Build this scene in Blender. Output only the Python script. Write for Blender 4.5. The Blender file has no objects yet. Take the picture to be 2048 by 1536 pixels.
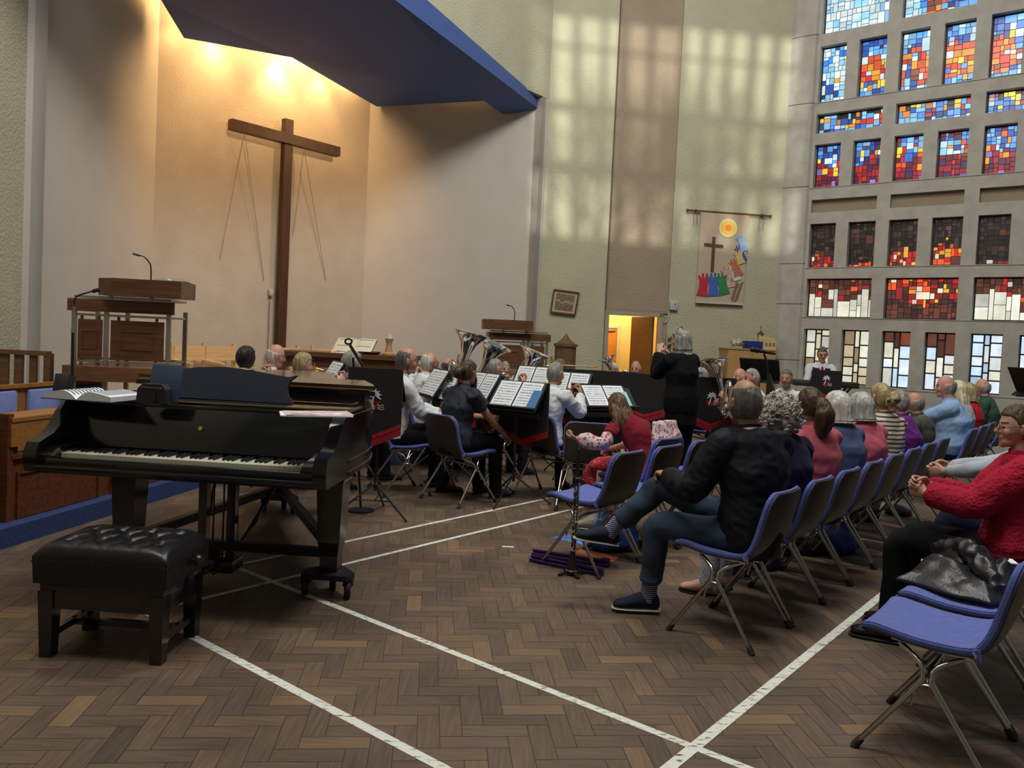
import bpy, bmesh, math, random
import numpy as np
from mathutils import Vector, Matrix, noise
R = math.radians
random.seed(7)
S = bpy.context.scene
COL = S.collection

# ---------------------------------------------------------------- camera, world, lights, exposure
FPX, PITCH, ROLL, PPY, EYE = 1599.0, .0373, .0465, 731.6, 1.50
def _axes():
    cp, sp, cr, sr = math.cos(PITCH), math.sin(PITCH), math.cos(ROLL), math.sin(ROLL)
    f = Vector((0, cp, -sp)); u = Vector((0, sp, cp)); r = Vector((1, 0, 0))
    return cr*r + sr*u, cr*u - sr*r, f
AXR, AXU, AXF = _axes()
cam = bpy.data.cameras.new('camera'); camo = bpy.data.objects.new('camera', cam); COL.objects.link(camo)
cam.sensor_width = 36; cam.lens = FPX/2048*36; cam.shift_y = -(768-PPY)/2048; cam.clip_end = 200
m = Matrix.Identity(4)
for i in range(3):
    m[i][0] = AXR[i]; m[i][1] = AXU[i]; m[i][2] = -AXF[i]
m[2][3] = EYE
camo.matrix_world = m
S.camera = camo
S.view_settings.view_transform = 'Standard'; S.view_settings.look = 'None'
S.view_settings.exposure = 0.0; S.view_settings.gamma = 1; S.view_settings.use_curve_mapping = False
S.cycles.use_denoising = True
S.cycles.max_bounces = 7; S.cycles.diffuse_bounces = 4; S.cycles.caustics_reflective = False; S.cycles.caustics_refractive = False
S.cycles.sample_clamp_indirect = 3.0

W = bpy.data.worlds.new('world'); S.world = W; W.use_nodes = True
bg = W.node_tree.nodes['Background']; bg.inputs[0].default_value = (.86, .93, 1.0, 1); bg.inputs[1].default_value = .17

def lamp(name, kind, loc, target, power, col=(1, 1, 1), **kw):
    l = bpy.data.lights.new(name, kind); o = bpy.data.objects.new(name, l); COL.objects.link(o)
    o.location = loc; l.energy = power; l.color = col
    d = Vector(target)-Vector(loc); o.rotation_euler = d.to_track_quat('-Z', 'Y').to_euler()
    for k, v in kw.items(): setattr(l, k, v)
    return o
# sun through the mullioned window behind the camera, unseen lights over the hall (two of them added fills), warm spots hidden above the canopy
SUND = Vector((.26, 1, -.15)).normalized()
lamp('sun', 'SUN', (-6, -20, 8), Vector((-6, -20, 8))+SUND, 3.3, (1, .97, .86), angle=R(.6))
lamp('unseen_overhead_light', 'AREA', (2.6, 6.8, 10.6), (-.2, 11.5, 1.5), 540, (1, .97, .90), shape='RECTANGLE', size=2.2, size_y=2.0)
lamp('unseen_overhead_light', 'AREA', (-3.2, 3.0, 10.0), (4.5, 11, 2.5), 360, (1, .97, .90), shape='RECTANGLE', size=5, size_y=3)  # fill light added to brighten the concrete window wall

lamp('unseen_overhead_light', 'AREA', (.2, 2.2, 10.2), (.2, 2.8, 0), 260, (1, .97, .92), shape='RECTANGLE', size=3, size_y=2)  # unseen fill added to lift the floor around the bench

# ---------------------------------------------------------------- pixel helpers (2048 x 1536 frame of the photograph)
def ray(px, py):
    return AXR*((px-1024)/FPX) - AXU*((py-PPY)/FPX) + AXF
def gz(px, py, z=0.0):                                  # the point at height z seen at a pixel
    d = ray(px, py); return d*((z-EYE)/d.z) + Vector((0, 0, EYE))
def gy(px, py, Y):                                      # the point at depth Y seen at a pixel
    d = ray(px, py); return d*(Y/d.y) + Vector((0, 0, EYE))
def gv(px, py, P, d2):                                  # ... on the vertical plane through P along d2
    r = ray(px, py); n = Vector((-d2[1], d2[0], 0)); k = (n.x*P[0]+n.y*P[1])/(n.x*r.x+n.y*r.y)
    return r*k + Vector((0, 0, EYE))
DA = Vector((.775, -.631, 0)); DT = Vector((.631, .775, 0)); DW = Vector((.995, .102, 0))
P1 = Vector((.433, 14.337, 0)); P0 = Vector((-4.841, 7.858, 0)); PP = Vector((4.874, 14.792, 0))
UZ = Vector((0, 0, 1))
def ut(u, t, z=0.0): return -DA*u + DT*t + UZ*z          # rows of the audience: u ahead, t along the row

# ---------------------------------------------------------------- materials
MATS = {}
def mat(name, col, rough=.6, metal=0, var=0.0, vs=6.0, bump=0.0, bs=40.0, stretch=None, coat=0, emis=None, es=0, spec=None, sheen=0, col2=None, coords='Object'):
    if name in MATS: return MATS[name]
    M = bpy.data.materials.new(name); M.use_nodes = True; nt = M.node_tree; b = nt.nodes['Principled BSDF']
    b.inputs['Base Color'].default_value = (*col, 1); b.inputs['Roughness'].default_value = rough; b.inputs['Metallic'].default_value = metal
    if coat: b.inputs['Coat Weight'].default_value = coat; b.inputs['Coat Roughness'].default_value = .12
    if spec is not None: b.inputs['Specular IOR Level'].default_value = spec
    if sheen: b.inputs['Sheen Weight'].default_value = sheen
    if emis: b.inputs['Emission Color'].default_value = (*emis, 1); b.inputs['Emission Strength'].default_value = es
    if var or bump:
        tc = nt.nodes.new('ShaderNodeTexCoord'); mp = nt.nodes.new('ShaderNodeMapping'); nt.links.new(tc.outputs[coords], mp.inputs[0])
        if stretch: mp.inputs['Scale'].default_value = stretch
    if var:
        n = nt.nodes.new('ShaderNodeTexNoise'); n.inputs['Scale'].default_value = vs; n.inputs['Detail'].default_value = 5
        nt.links.new(mp.outputs[0], n.inputs['Vector'])
        r = nt.nodes.new('ShaderNodeValToRGB'); c2 = col2 or tuple(min(1, c*(1+var)) for c in col); c1 = col if col2 else tuple(c*(1-var) for c in col)
        r.color_ramp.elements[0].position = .32; r.color_ramp.elements[1].position = .68
        r.color_ramp.elements[0].color = (*c1, 1); r.color_ramp.elements[1].color = (*c2, 1)
        nt.links.new(n.outputs[0], r.inputs[0]); nt.links.new(r.outputs[0], b.inputs['Base Color'])
    if bump:
        n = nt.nodes.new('ShaderNodeTexNoise'); n.inputs['Scale'].default_value = bs; n.inputs['Detail'].default_value = 3
        nt.links.new(mp.outputs[0], n.inputs['Vector'])
        bp = nt.nodes.new('ShaderNodeBump'); bp.inputs['Strength'].default_value = bump; bp.inputs['Distance'].default_value = .02
        nt.links.new(n.outputs[0], bp.inputs['Height']); nt.links.new(bp.outputs[0], b.inputs['Normal'])
    MATS[name] = M; return M
def attr_mat(name, rough=.4, emit=0.0, base=1.0):        # colour of each pane or block from the mesh's own colour attribute
    if name in MATS: return MATS[name]
    M = bpy.data.materials.new(name); M.use_nodes = True; nt = M.node_tree; b = nt.nodes['Principled BSDF']
    a = nt.nodes.new('ShaderNodeAttribute'); a.attribute_name = 'Col'; b.inputs['Roughness'].default_value = rough
    if emit:
        tc = nt.nodes.new('ShaderNodeTexCoord'); n = nt.nodes.new('ShaderNodeTexNoise'); n.inputs['Scale'].default_value = 5; nt.links.new(tc.outputs['Object'], n.inputs['Vector'])
        mr = nt.nodes.new('ShaderNodeMapRange'); mr.inputs['To Min'].default_value = .55*emit; mr.inputs['To Max'].default_value = 1.35*emit
        nt.links.new(n.outputs[0], mr.inputs[0]); nt.links.new(mr.outputs[0], b.inputs['Emission Strength'])
        nt.links.new(a.outputs['Color'], b.inputs['Emission Color'])
        mx = nt.nodes.new('ShaderNodeMix'); mx.data_type = 'RGBA'; mx.inputs[0].default_value = .15; mx.inputs[6].default_value = (.01, .01, .01, 1)
        nt.links.new(a.outputs['Color'], mx.inputs[7]); nt.links.new(mx.outputs[2], b.inputs['Base Color'])
    else:
        nt.links.new(a.outputs['Color'], b.inputs['Base Color'])
    MATS[name] = M; return M

def wood(name, col, col2, rough=.45, sc=(1.2, 14, 14), coat=0):
    return mat(name, col, rough, var=1, vs=2.2, stretch=sc, col2=col2, coat=coat, bump=.05, bs=8)
m_plaster = mat('white_render', (.52, .455, .375), .9, var=.05, vs=3, bump=.35, bs=55)
m_cream = mat('cream_render', (.43, .41, .29), .9, var=.05, vs=2, bump=.7, bs=38)
m_smooth = mat('white_paint', (.50, .46, .41), .8, var=.03, vs=3)
m_taupe = mat('taupe_render', (.31, .25, .175), .9, var=.06, vs=2, bump=.7, bs=38)
m_conc = mat('concrete', (.40, .38, .335), .85, var=.10, vs=5, bump=.15, bs=90)
m_blind = mat('brown_infill', (.27, .215, .14), .8, var=.05, vs=3)
m_canopy = mat('canopy_blue', (.050, .095, .30), .6, var=.04, vs=2)
m_walnut = wood('dark_walnut', (.085, .035, .015), (.16, .068, .028), .4)
m_red = wood('reddish_wood', (.10, .030, .012), (.17, .055, .02), .4)
m_oak = wood('orange_oak', (.30, .125, .028), (.42, .19, .05), .4)
m_beech = wood('pale_beech', (.62, .40, .19), (.72, .50, .27), .5)
m_tan = wood('tan_laminate', (.40, .245, .085), (.46, .29, .11), .5)
m_crosswood = wood('cross_wood', (.050, .020, .007), (.085, .034, .012), .5, (14, 14, 1.2))
m_black = mat('black_lacquer', (.006, .006, .006), .16, coat=.6, bump=.02, bs=3)
m_blackm = mat('black_satin', (.008, .008, .009), .45)
m_blackp = mat('black_plastic', (.018, .018, .02), .5, bump=.05, bs=200)
m_leather = mat('black_leather', (.010, .010, .011), .3, bump=.12, bs=160)
m_navyboard = mat('navy_board', (.022, .028, .05), .4)
m_chrome = mat('chrome_tube', (.50, .48, .45), .22, 1, bump=.02, bs=30)
m_silver = mat('silver_plate', (.86, .84, .78), .10, 1, bump=.03, bs=14)
m_brass = mat('brass', (.80, .52, .20), .16, 1, bump=.03, bs=14)
m_copper = mat('copper_brass', (.72, .32, .20), .2, 1)
m_steel = mat('dull_steel', (.42, .40, .37), .4, .9)
m_blue = mat('blue_upholstery', (.098, .135, .44), .9, var=.10, vs=30, bump=.25, bs=220, sheen=.3)
m_bluepew = mat('pew_blue_cloth', (.20, .27, .60), .85, var=.06, vs=20, bump=.2, bs=200)
m_carpet = mat('blue_carpet', (.026, .052, .17), .95, var=.25, vs=60, bump=.5, bs=300)
m_shell = mat('brown_shell', (.045, .032, .022), .42, var=.1, vs=4)
m_rubber = mat('black_rubber', (.012, .011, .010), .7)
m_ivory = mat('ivory_key', (.66, .63, .50), .3)
m_paper = mat('paper', (.80, .84, .86), .8, var=.04, vs=4)
m_red_fringe = mat('red_fringe', (.42, .012, .022), .9, bump=.5, bs=120, stretch=(1, 1, .05))
m_blackcloth = mat('black_cloth', (.004, .004, .0045), .9, bump=.1, bs=60, sheen=.2)
m_white = mat('white_print', (.72, .72, .74), .6, var=.03, vs=5)
m_redp = mat('red_print', (.5, .02, .05), .6, var=.03, vs=5)
m_ink = mat('ink', (.10, .11, .14), .8)
m_gold = mat('gold_line', (.65, .45, .16), .3, .8)

# ---------------------------------------------------------------- mesh building
def frame(d):
    d = d.normalized(); a = UZ if abs(d.z) < .95 else Vector((0, 1, 0))
    x = d.cross(a).normalized(); return x, x.cross(d).normalized()
class MB:
    def __init__(s): s.v = []; s.f = []; s.m = []; s.c = []
    def add(s, vs, fs, mi=0, col=None):
        o = len(s.v); s.v += [Vector(v) for v in vs]
        for f in fs: s.f.append([i+o for i in f]); s.m.append(mi); s.c.append(col)
        return s
    def box(s, c, size, mi=0, rz=0, M=None, bev=0, col=None):
        x, y, z = (size[0]/2, size[1]/2, size[2]/2)
        if bev:
            bm = bmesh.new(); bmesh.ops.create_cube(bm, size=1)
            for v in bm.verts: v.co = Vector((v.co.x*2*x, v.co.y*2*y, v.co.z*2*z))
            bmesh.ops.bevel(bm, geom=bm.edges[:], offset=bev, segments=2, affect='EDGES', profile=.5)
            vs = [v.co.copy() for v in bm.verts]; bm.verts.index_update(); fs = [[v.index for v in f.verts] for f in bm.faces]; bm.free()
        else:
            vs = [Vector((i, j, k)) for k in (-z, z) for j in (-y, y) for i in (-x, x)]
            fs = [(0, 2, 3, 1), (4, 5, 7, 6), (0, 1, 5, 4), (2, 6, 7, 3), (0, 4, 6, 2), (1, 3, 7, 5)]
        if M is not None: vs = [M @ v for v in vs]
        elif rz:
            cz, sz = math.cos(rz), math.sin(rz); vs = [Vector((v.x*cz-v.y*sz, v.x*sz+v.y*cz, v.z)) for v in vs]
        c = Vector(c); return s.add([v+c for v in vs], fs, mi, col)
    def beam(s, a, b, w, h, mi=0, up=UZ):                 # rectangular bar from a to b
        a = Vector(a); b = Vector(b); d = (b-a); L = d.length; d.normalize()
        u = (up - d*up.dot(d)); u = u.normalized() if u.length > 1e-4 else frame(d)[0]
        x = d.cross(u); M = Matrix((x, d, u)).transposed()
        return s.box((a+b)/2, (w, L, h), mi, M=M)
    def tube(s, pts, r, mi=0, n=8, cap=True, closed=False):
        pts = [Vector(p) for p in pts]; rs = r if isinstance(r, (list, tuple)) else [r]*len(pts)
        o = len(s.v); N = len(pts); px = None
        for i, p in enumerate(pts):
            if closed: d = pts[(i+1) % N]-pts[i-1]
            else: d = pts[min(i+1, N-1)]-pts[max(i-1, 0)]
            if d.length < 1e-9: d = Vector((0, 0, 1))
            d.normalize()
            if px is None: px, _ = frame(d)
            else:
                px = px - d*px.dot(d); px = px.normalized() if px.length > 1e-6 else frame(d)[0]
            py = px.cross(d)
            for k in range(n):
                a = 2*math.pi*k/n; s.v.append(p+(px*math.cos(a)+py*math.sin(a))*rs[i])
        for i in range(N if closed else N-1):
            for k in range(n):
                a, b = o+i*n+k, o+i*n+(k+1) % n; j = (i+1) % N
                s.f.append([a, b, o+j*n+(k+1) % n, o+j*n+k]); s.m.append(mi); s.c.append(None)
        if cap and not closed:
            s.f.append([o+k for k in range(n)][::-1]); s.m.append(mi); s.c.append(None)
            s.f.append([o+(N-1)*n+k for k in range(n)]); s.m.append(mi); s.c.append(None)
        return s
    def loft(s, rings, mi=0, n=14):                       # rings: (centre, vec_x, vec_y) ellipses, capped
        o = len(s.v); N = len(rings)
        for c, ax, ay in rings:
            for k in range(n):
                a = 2*math.pi*k/n; s.v.append(Vector(c)+Vector(ax)*math.cos(a)+Vector(ay)*math.sin(a))
        for i in range(N-1):
            for k in range(n):
                s.f.append([o+i*n+k, o+i*n+(k+1) % n, o+(i+1)*n+(k+1) % n, o+(i+1)*n+k]); s.m.append(mi); s.c.append(None)
        s.f.append([o+k for k in range(n)][::-1]); s.f.append([o+(N-1)*n+k for k in range(n)]); s.m += [mi, mi]; s.c += [None, None]
        return s
    def lathe(s, prof, c=(0, 0, 0), mi=0, n=20, axis=UZ):  # prof: (radius, height)
        ax = Vector(axis).normalized(); x, y = frame(ax)
        c = Vector(c); return s.loft([(c+ax*h, x*max(r, 1e-4), y*max(r, 1e-4)) for r, h in prof], mi, n)
    def ball(s, c, r, mi=0, n=12, M=None):
        r = (r, r, r) if not isinstance(r, (tuple, list)) else r
        vs = []; fs = []; k = n//2
        for i in range(1, k):
            for j in range(n):
                a, b = math.pi*i/k, 2*math.pi*j/n; vs.append(Vector((r[0]*math.sin(a)*math.cos(b), r[1]*math.sin(a)*math.sin(b), r[2]*math.cos(a))))
        vs += [Vector((0, 0, r[2])), Vector((0, 0, -r[2]))]; T, B = len(vs)-2, len(vs)-1
        for j in range(n): fs.append((T, j, (j+1) % n)); fs.append((B, (k-2)*n+(j+1) % n, (k-2)*n+j))
        for i in range(k-2):
            for j in range(n): fs.append((i*n+j, (i+1)*n+j, (i+1)*n+(j+1) % n, i*n+(j+1) % n))
        if M is not None: vs = [M @ v for v in vs]
        c = Vector(c); return s.add([v+c for v in vs], fs, mi)
    def prism(s, outline, a, b, mi=0, M=None):             # outline of 2D points extruded between heights a and b
        n = len(outline); vs = [Vector((x, y, a)) for x, y in outline]+[Vector((x, y, b)) for x, y in outline]
        if M is not None: vs = [M @ v for v in vs]
        fs = [list(range(n))[::-1], list(range(n, 2*n))]+[(i, (i+1) % n, n+(i+1) % n, n+i) for i in range(n)]
        return s.add(vs, fs, mi)
    def mesh(s, name, mats, smooth=0):
        me = bpy.data.meshes.new(name); me.from_pydata([tuple(v) for v in s.v], [], s.f)
        for m_ in (mats if isinstance(mats, (list, tuple)) else [mats]): me.materials.append(m_)
        me.polygons.foreach_set('material_index', s.m)
        if any(c is not None for c in s.c):
            at = me.color_attributes.new('Col', 'FLOAT_COLOR', 'CORNER'); arr = []
            for f, c in zip(s.f, s.c): arr += [*(c or (0, 0, 0)), 1.0]*len(f)
            at.data.foreach_set('color', arr)
        bm = bmesh.new(); bm.from_mesh(me); bmesh.ops.recalc_face_normals(bm, faces=bm.faces[:]); bm.to_mesh(me); bm.free()
        if smooth:
            me.polygons.foreach_set('use_smooth', [True]*len(me.polygons))
            if smooth < 180: me.set_sharp_from_angle(angle=R(smooth))
        me.update(); return me
    def obj(s, name, mats, parent=None, smooth=35, label=None, loc=None, rz=0):
        o = bpy.data.objects.new(name, s.mesh(name, mats, smooth)); COL.objects.link(o)
        if parent: o.parent = parent
        if loc is not None: o.location = loc
        if rz: o.rotation_euler.z = rz
        if label: o['label'] = label
        return o
def tag(o, label, cat, group=None):
    o['label'] = label; o['category'] = cat
    if group: o['group'] = group
    return o
def thing(name, label, cat, loc=(0, 0, 0), rz=0.0, group=None):
    o = bpy.data.objects.new(name, None); COL.objects.link(o); o.location = loc; o.rotation_euler.z = rz
    o.empty_display_size = .1; return tag(o, label, cat, group)
def struct(o): o['kind'] = 'structure'; return o
def copy_tree(o, parent=None):
    c = o.copy(); COL.objects.link(c); c.parent = parent
    for ch in list(o.children): copy_tree(ch, c)
    return c
def arc(c, r, a0, a1, n, ax=Vector((1, 0, 0)), ay=Vector((0, 0, 1))):
    return [Vector(c)+ax*(r*math.cos(a0+(a1-a0)*i/n))+ay*(r*math.sin(a0+(a1-a0)*i/n)) for i in range(n+1)]
def smoothpts(p, k=4):                                    # Catmull-Rom through the points
    p = [Vector(q) for q in p]; out = []
    for i in range(len(p)-1):
        a, b, c, d = p[max(i-1, 0)], p[i], p[i+1], p[min(i+2, len(p)-1)]
        for j in range(k):
            t = j/k; out.append(.5*((2*b)+(c-a)*t+(2*a-5*b+4*c-d)*t*t+(3*b-a-3*c+d)*t**3))
    return out+[p[-1]]
# ---------------------------------------------------------------- floor: worn parquet laid in herringbone, court lines
DWP = Vector((-DW.y, DW.x, 0))
def build_floor():
    L, w_ = .252, .084; b = MB(); rnd = random.Random(3)
    for k in range(-220, 221):
        for m_ in range(-60, 61):
            ox, oy = k*w_+m_*L, k*w_-m_*L
            for (x0, y0, dx, dy, dr) in ((ox, oy, L, w_, 0), (ox, oy+w_, w_, L, 1)):
                c = DW*(x0+dx/2)+DWP*(y0+dy/2)+Vector((1, 6, 0))
                if not (-5.6 < c.x < 9 and 1.2 < c.y < 14.6) or abs(c.x) > c.y*.78+1.2: continue
                g = .0011
                p = [DW*(x0+g)+DWP*(y0+g), DW*(x0+dx-g)+DWP*(y0+g), DW*(x0+dx-g)+DWP*(y0+dy-g), DW*(x0+g)+DWP*(y0+dy-g)]
                q = rnd.random(); tone = rnd.gauss(.50, .055) if q < .95 else rnd.uniform(.66, .80)
                b.add([v+Vector((1, 6, 0)) for v in p], [(0, 1, 2, 3)], 0, (tone, dr, rnd.random()))
    b.add([(-9, -9, -.003), (12, -9, -.003), (12, 17, -.003), (-9, 17, -.003)], [(0, 1, 2, 3)], 1)
    M = bpy.data.materials.new('parquet'); M.use_nodes = True; nt = M.node_tree; P = nt.nodes['Principled BSDF']; N = nt.nodes.new; Lk = nt.links.new
    at = N('ShaderNodeAttribute'); at.attribute_name = 'Col'; sep = N('ShaderNodeSeparateColor'); Lk(at.outputs['Color'], sep.inputs[0])
    tc = N('ShaderNodeTexCoord'); outs = []
    for sc in ((4, 60, 1), (60, 4, 1)):
        mp = N('ShaderNodeMapping'); mp.inputs['Rotation'].default_value = (0, 0, -math.atan2(DW.y, DW.x)); mp.inputs['Scale'].default_value = sc; Lk(tc.outputs['Object'], mp.inputs[0])
        n = N('ShaderNodeTexNoise'); n.inputs['Scale'].default_value = 1.2; n.inputs['Detail'].default_value = 5; Lk(mp.outputs[0], n.inputs['Vector']); outs.append(n)
    mx = N('ShaderNodeMix'); Lk(sep.outputs[1], mx.inputs[0]); Lk(outs[0].outputs[0], mx.inputs[2]); Lk(outs[1].outputs[0], mx.inputs[3])
    big = N('ShaderNodeTexNoise'); big.inputs['Scale'].default_value = 1.7; big.inputs['Detail'].default_value = 6; Lk(tc.outputs['Object'], big.inputs['Vector'])
    a1 = N('ShaderNodeMath'); a1.operation = 'MULTIPLY_ADD'; a1.inputs[1].default_value = .55; Lk(mx.outputs[0], a1.inputs[0]); Lk(sep.outputs[0], a1.inputs[2])
    a2 = N('ShaderNodeMath'); a2.operation = 'MULTIPLY_ADD'; a2.inputs[1].default_value = .45; Lk(big.outputs[0], a2.inputs[0]); Lk(a1.outputs[0], a2.inputs[2])
    rp = N('ShaderNodeValToRGB'); e = rp.color_ramp.elements
    e[0].position = .62; e[0].color = (.046, .033, .025, 1); e[1].position = 1.32; e[1].color = (.25, .155, .080, 1)
    x = rp.color_ramp.elements.new(.98); x.color = (.120, .084, .060, 1)
    hs = N('ShaderNodeMapRange'); hs.inputs['From Min'].default_value = .4; hs.inputs['From Max'].default_value = 1.6; Lk(a2.outputs[0], hs.inputs[0])
    for el, p in zip(sorted(rp.color_ramp.elements, key=lambda q: q.position), (.18, .48, .80)): el.position = p
    Lk(hs.outputs[0], rp.inputs[0]); Lk(rp.outputs[0], P.inputs['Base Color'])
    rr = N('ShaderNodeMapRange'); rr.inputs['To Min'].default_value = .34; rr.inputs['To Max'].default_value = .62; Lk(big.outputs[0], rr.inputs[0]); Lk(rr.outputs[0], P.inputs['Roughness'])
    bp = N('ShaderNodeBump'); bp.inputs['Strength'].default_value = .12; bp.inputs['Distance'].default_value = .01; Lk(mx.outputs[0], bp.inputs['Height']); Lk(bp.outputs[0], P.inputs['Normal'])
    struct(b.obj('floor', [M, mat('floor_seam', (.03, .02, .014), .7)], smooth=0))
build_floor()
def line_mat():
    M = bpy.data.materials.new('worn_white_paint'); M.use_nodes = True; nt = M.node_tree; P = nt.nodes['Principled BSDF']; N = nt.nodes.new; Lk = nt.links.new
    tc = N('ShaderNodeTexCoord'); mp = N('ShaderNodeMapping'); mp.inputs['Rotation'].default_value = (0, 0, R(-6)); mp.inputs['Scale'].default_value = (16, 60, 1); Lk(tc.outputs['Object'], mp.inputs[0])
    n = N('ShaderNodeTexNoise'); n.inputs['Scale'].default_value = 1; n.inputs['Detail'].default_value = 7; n.inputs['Roughness'].default_value = .7; Lk(mp.outputs[0], n.inputs['Vector'])
    r = N('ShaderNodeValToRGB'); r.color_ramp.elements[0].position = .405; r.color_ramp.elements[0].color = (.09, .06, .04, 1); r.color_ramp.elements[1].position = .435; r.color_ramp.elements[1].color = (.74, .75, .68, 1)
    Lk(n.outputs[0], r.inputs[0]); Lk(r.outputs[0], P.inputs['Base Color']); P.inputs['Roughness'].default_value = .6; return M
m_line = line_mat()
def court_line(i, horiz, off, a, b_, w_, z):
    d, n = (DA, DT) if horiz else (DT, DA)
    b = MB(); q = [d*a+n*(off-w_/2), d*b_+n*(off-w_/2), d*b_+n*(off+w_/2), d*a+n*(off+w_/2)]
    b.add([v+UZ*z for v in q]+[v+UZ*(z-.0008) for v in q], [(0, 1, 2, 3), (7, 6, 5, 4), (0, 4, 5, 1), (1, 5, 6, 2), (2, 6, 7, 3), (3, 7, 4, 0)])
    o = struct(b.obj('trim_%d' % i, m_line, smooth=0)); o['label'] = 'white painted court line on the parquet'
court_line(1, True, 1.99, -4.8, 1.0, .044, .0014)
court_line(2, True, 2.741, -4.379, 1.6, .040, .0016)
court_line(3, False, -1.271, .8, 6.79, .048, .0022)
court_line(4, False, -3.959, 1.99, 9, .036, .0024)
court_line(5, False, -4.379, 1.99, 9, .036, .0028)
court_line(6, True, 6.77, -4.379, 1.2, .040, .0018)

# ---------------------------------------------------------------- walls
TOPZ = 9.6
def wall_seg(b, a, c, z0, z1, th, nrm, mi=0):              # wall slab with its visible face on the line a-c
    a = Vector((a[0], a[1], 0)); c = Vector((c[0], c[1], 0)); n = Vector((nrm[0], nrm[1], 0)).normalized()*th
    vs = [a, c, c+n, a+n]; b.add([v+UZ*z0 for v in vs]+[v+UZ*z1 for v in vs], [(0, 1, 2, 3), (4, 5, 6, 7), (0, 1, 5, 4), (1, 2, 6, 5), (2, 3, 7, 6), (3, 0, 4, 7)], mi)
BACK = DWP                                                # away from the hall, behind the front wall
def fw(s): return P1+DW*s
b = MB()
wall_seg(b, fw(0), fw(1.20), 0, TOPZ, .3, BACK)
wall_seg(b, fw(2.37), fw(4.50), 0, TOPZ, .3, BACK)
struct(b.obj('wall_front', m_cream, smooth=0))
b = MB(); q = BACK*.05                                    # the taupe panel over the doorway, set back a little
wall_seg(b, fw(1.20)+q, fw(2.37)+q, 2.05, TOPZ, .25, BACK)
b.beam(fw(1.207)+UZ*2.0-BACK*.004, fw(1.207)+UZ*TOPZ-BACK*.004, .022, .02, 1, up=BACK)
b.beam(fw(1.2)+q+UZ*2.055-BACK*.03, fw(2.37)+q+UZ*2.055-BACK*.03, .05, .05, 2)
struct(b.obj('wall_panel', [m_taupe, mat('dark_joint', (.10, .07, .04), .8), mat('grey_trim', (.24, .21, .16), .6)], smooth=0))
b = MB()                                                  # left hall wall, seen as a thin strip
DL = Vector((.101, -.995, 0)); wall_seg(b, P0-DL*.0, P0+DL*9, 0, TOPZ, .3, (-1, -.1)); struct(b.obj('wall_left', m_cream, smooth=0))
def al(t, d): return P0+DT*t-DA*d
b = MB()
th = .12
pts = [al(.18, 0), al(.18, .16), al(2.24, 1.9), al(5.90, 1.9), al(8.17, .16), al(8.17, 0)]
for i in range(5):
    a, c = pts[i], pts[i+1]; d = (c-a).normalized(); n = Vector((-d.y, d.x, 0))
    wall_seg(b, a, c, 0, TOPZ, th, n, 0 if i == 2 else 1)
wall_seg(b, al(-.02, 0), al(.18, 0), 0, TOPZ, .14, -DA, 1); wall_seg(b, al(8.17, 0), al(8.355, 0), 0, TOPZ, .14, -DA, 1)
struct(b.obj('wall_alcove', [m_plaster, m_smooth], smooth=0))
b = MB(); wall_seg(b, al(-.02, -.004), al(8.357, -.004), 5.72, TOPZ, .2, -DA); struct(b.obj('wall_upper', m_cream, smooth=0))
# corner post with shadow joints, then the concrete window wall
b = MB(); zs = [0, 1.30, 2.32, 3.05, 4.43, 5.92, 7.13, TOPZ]
ol = [PP-DW*.06-BACK*.0, PP-DW*.05-BACK*.05+DA*.05, PP+DA*.16-DT*.07, PP+DA*.40-DT*.05, PP+DA*.43, PP+DA*.43+DT*.3, PP-DW*.06+BACK*.3]
for z0, z1 in zip(zs, zs[1:]): b.prism([(p.x, p.y) for p in ol], z0+.006, z1-.006)
b.prism([((p-PP).x*.96+PP.x+.02, (p-PP).y*.96+PP.y+.02) for p in ol], 0, TOPZ)
struct(b.obj('wall_pillar', m_conc, smooth=0))
ROWS = [(.92, 1.88, 1), (2.09, 2.78, 2), (2.98, 3.76, 1), (3.96, 4.19, 2), (4.41, 5.17, 1), (5.37, 5.71, 2), (5.92, 6.91, 1), (7.13, 8.2, 2)]
def cols(kind): return [(.48+.664*i, .93+.664*i) for i in range(9)] if kind == 1 else [(.48+1.325*i, 1.59+1.325*i) for i in range(5)]
SEND = 6.6
b = MB(); ww = lambda s: PP+DA*s
def strip(s0, s1, z0, z1, mi=0, th=.26): wall_seg(b, ww(s0), ww(s1), z0, z1, th, DT, mi)
prev = 0
for z0, z1, k in ROWS:
    strip(.43, SEND, prev, z0); last = .43
    for c0, c1 in cols(k):
        if c0 > SEND: break
        strip(last, c0, z0, z1); last = min(c1, SEND)
    if last < SEND: strip(last, SEND, z0, z1)
    prev = z1
strip(.43, SEND, prev, TOPZ)
for z in (.90, 2.085, 2.97, 4.40, 5.915): b.beam(ww(.43)+UZ*z-DT*.002, ww(SEND)+UZ*z-DT*.002, .02, .010)
for c0, c1 in cols(2): wall_seg(b, ww(c0)+DT*.09, ww(min(c1, SEND))+DT*.09, 3.96, 4.19, .1, DT, 1)
b.box(ww(3.4)-DT*.05+UZ*.2, (6.3, .14, .40), 0, rz=math.atan2(DA.y, DA.x))
struct(b.obj('wall_right', [m_conc, m_blind], smooth=0))
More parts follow.
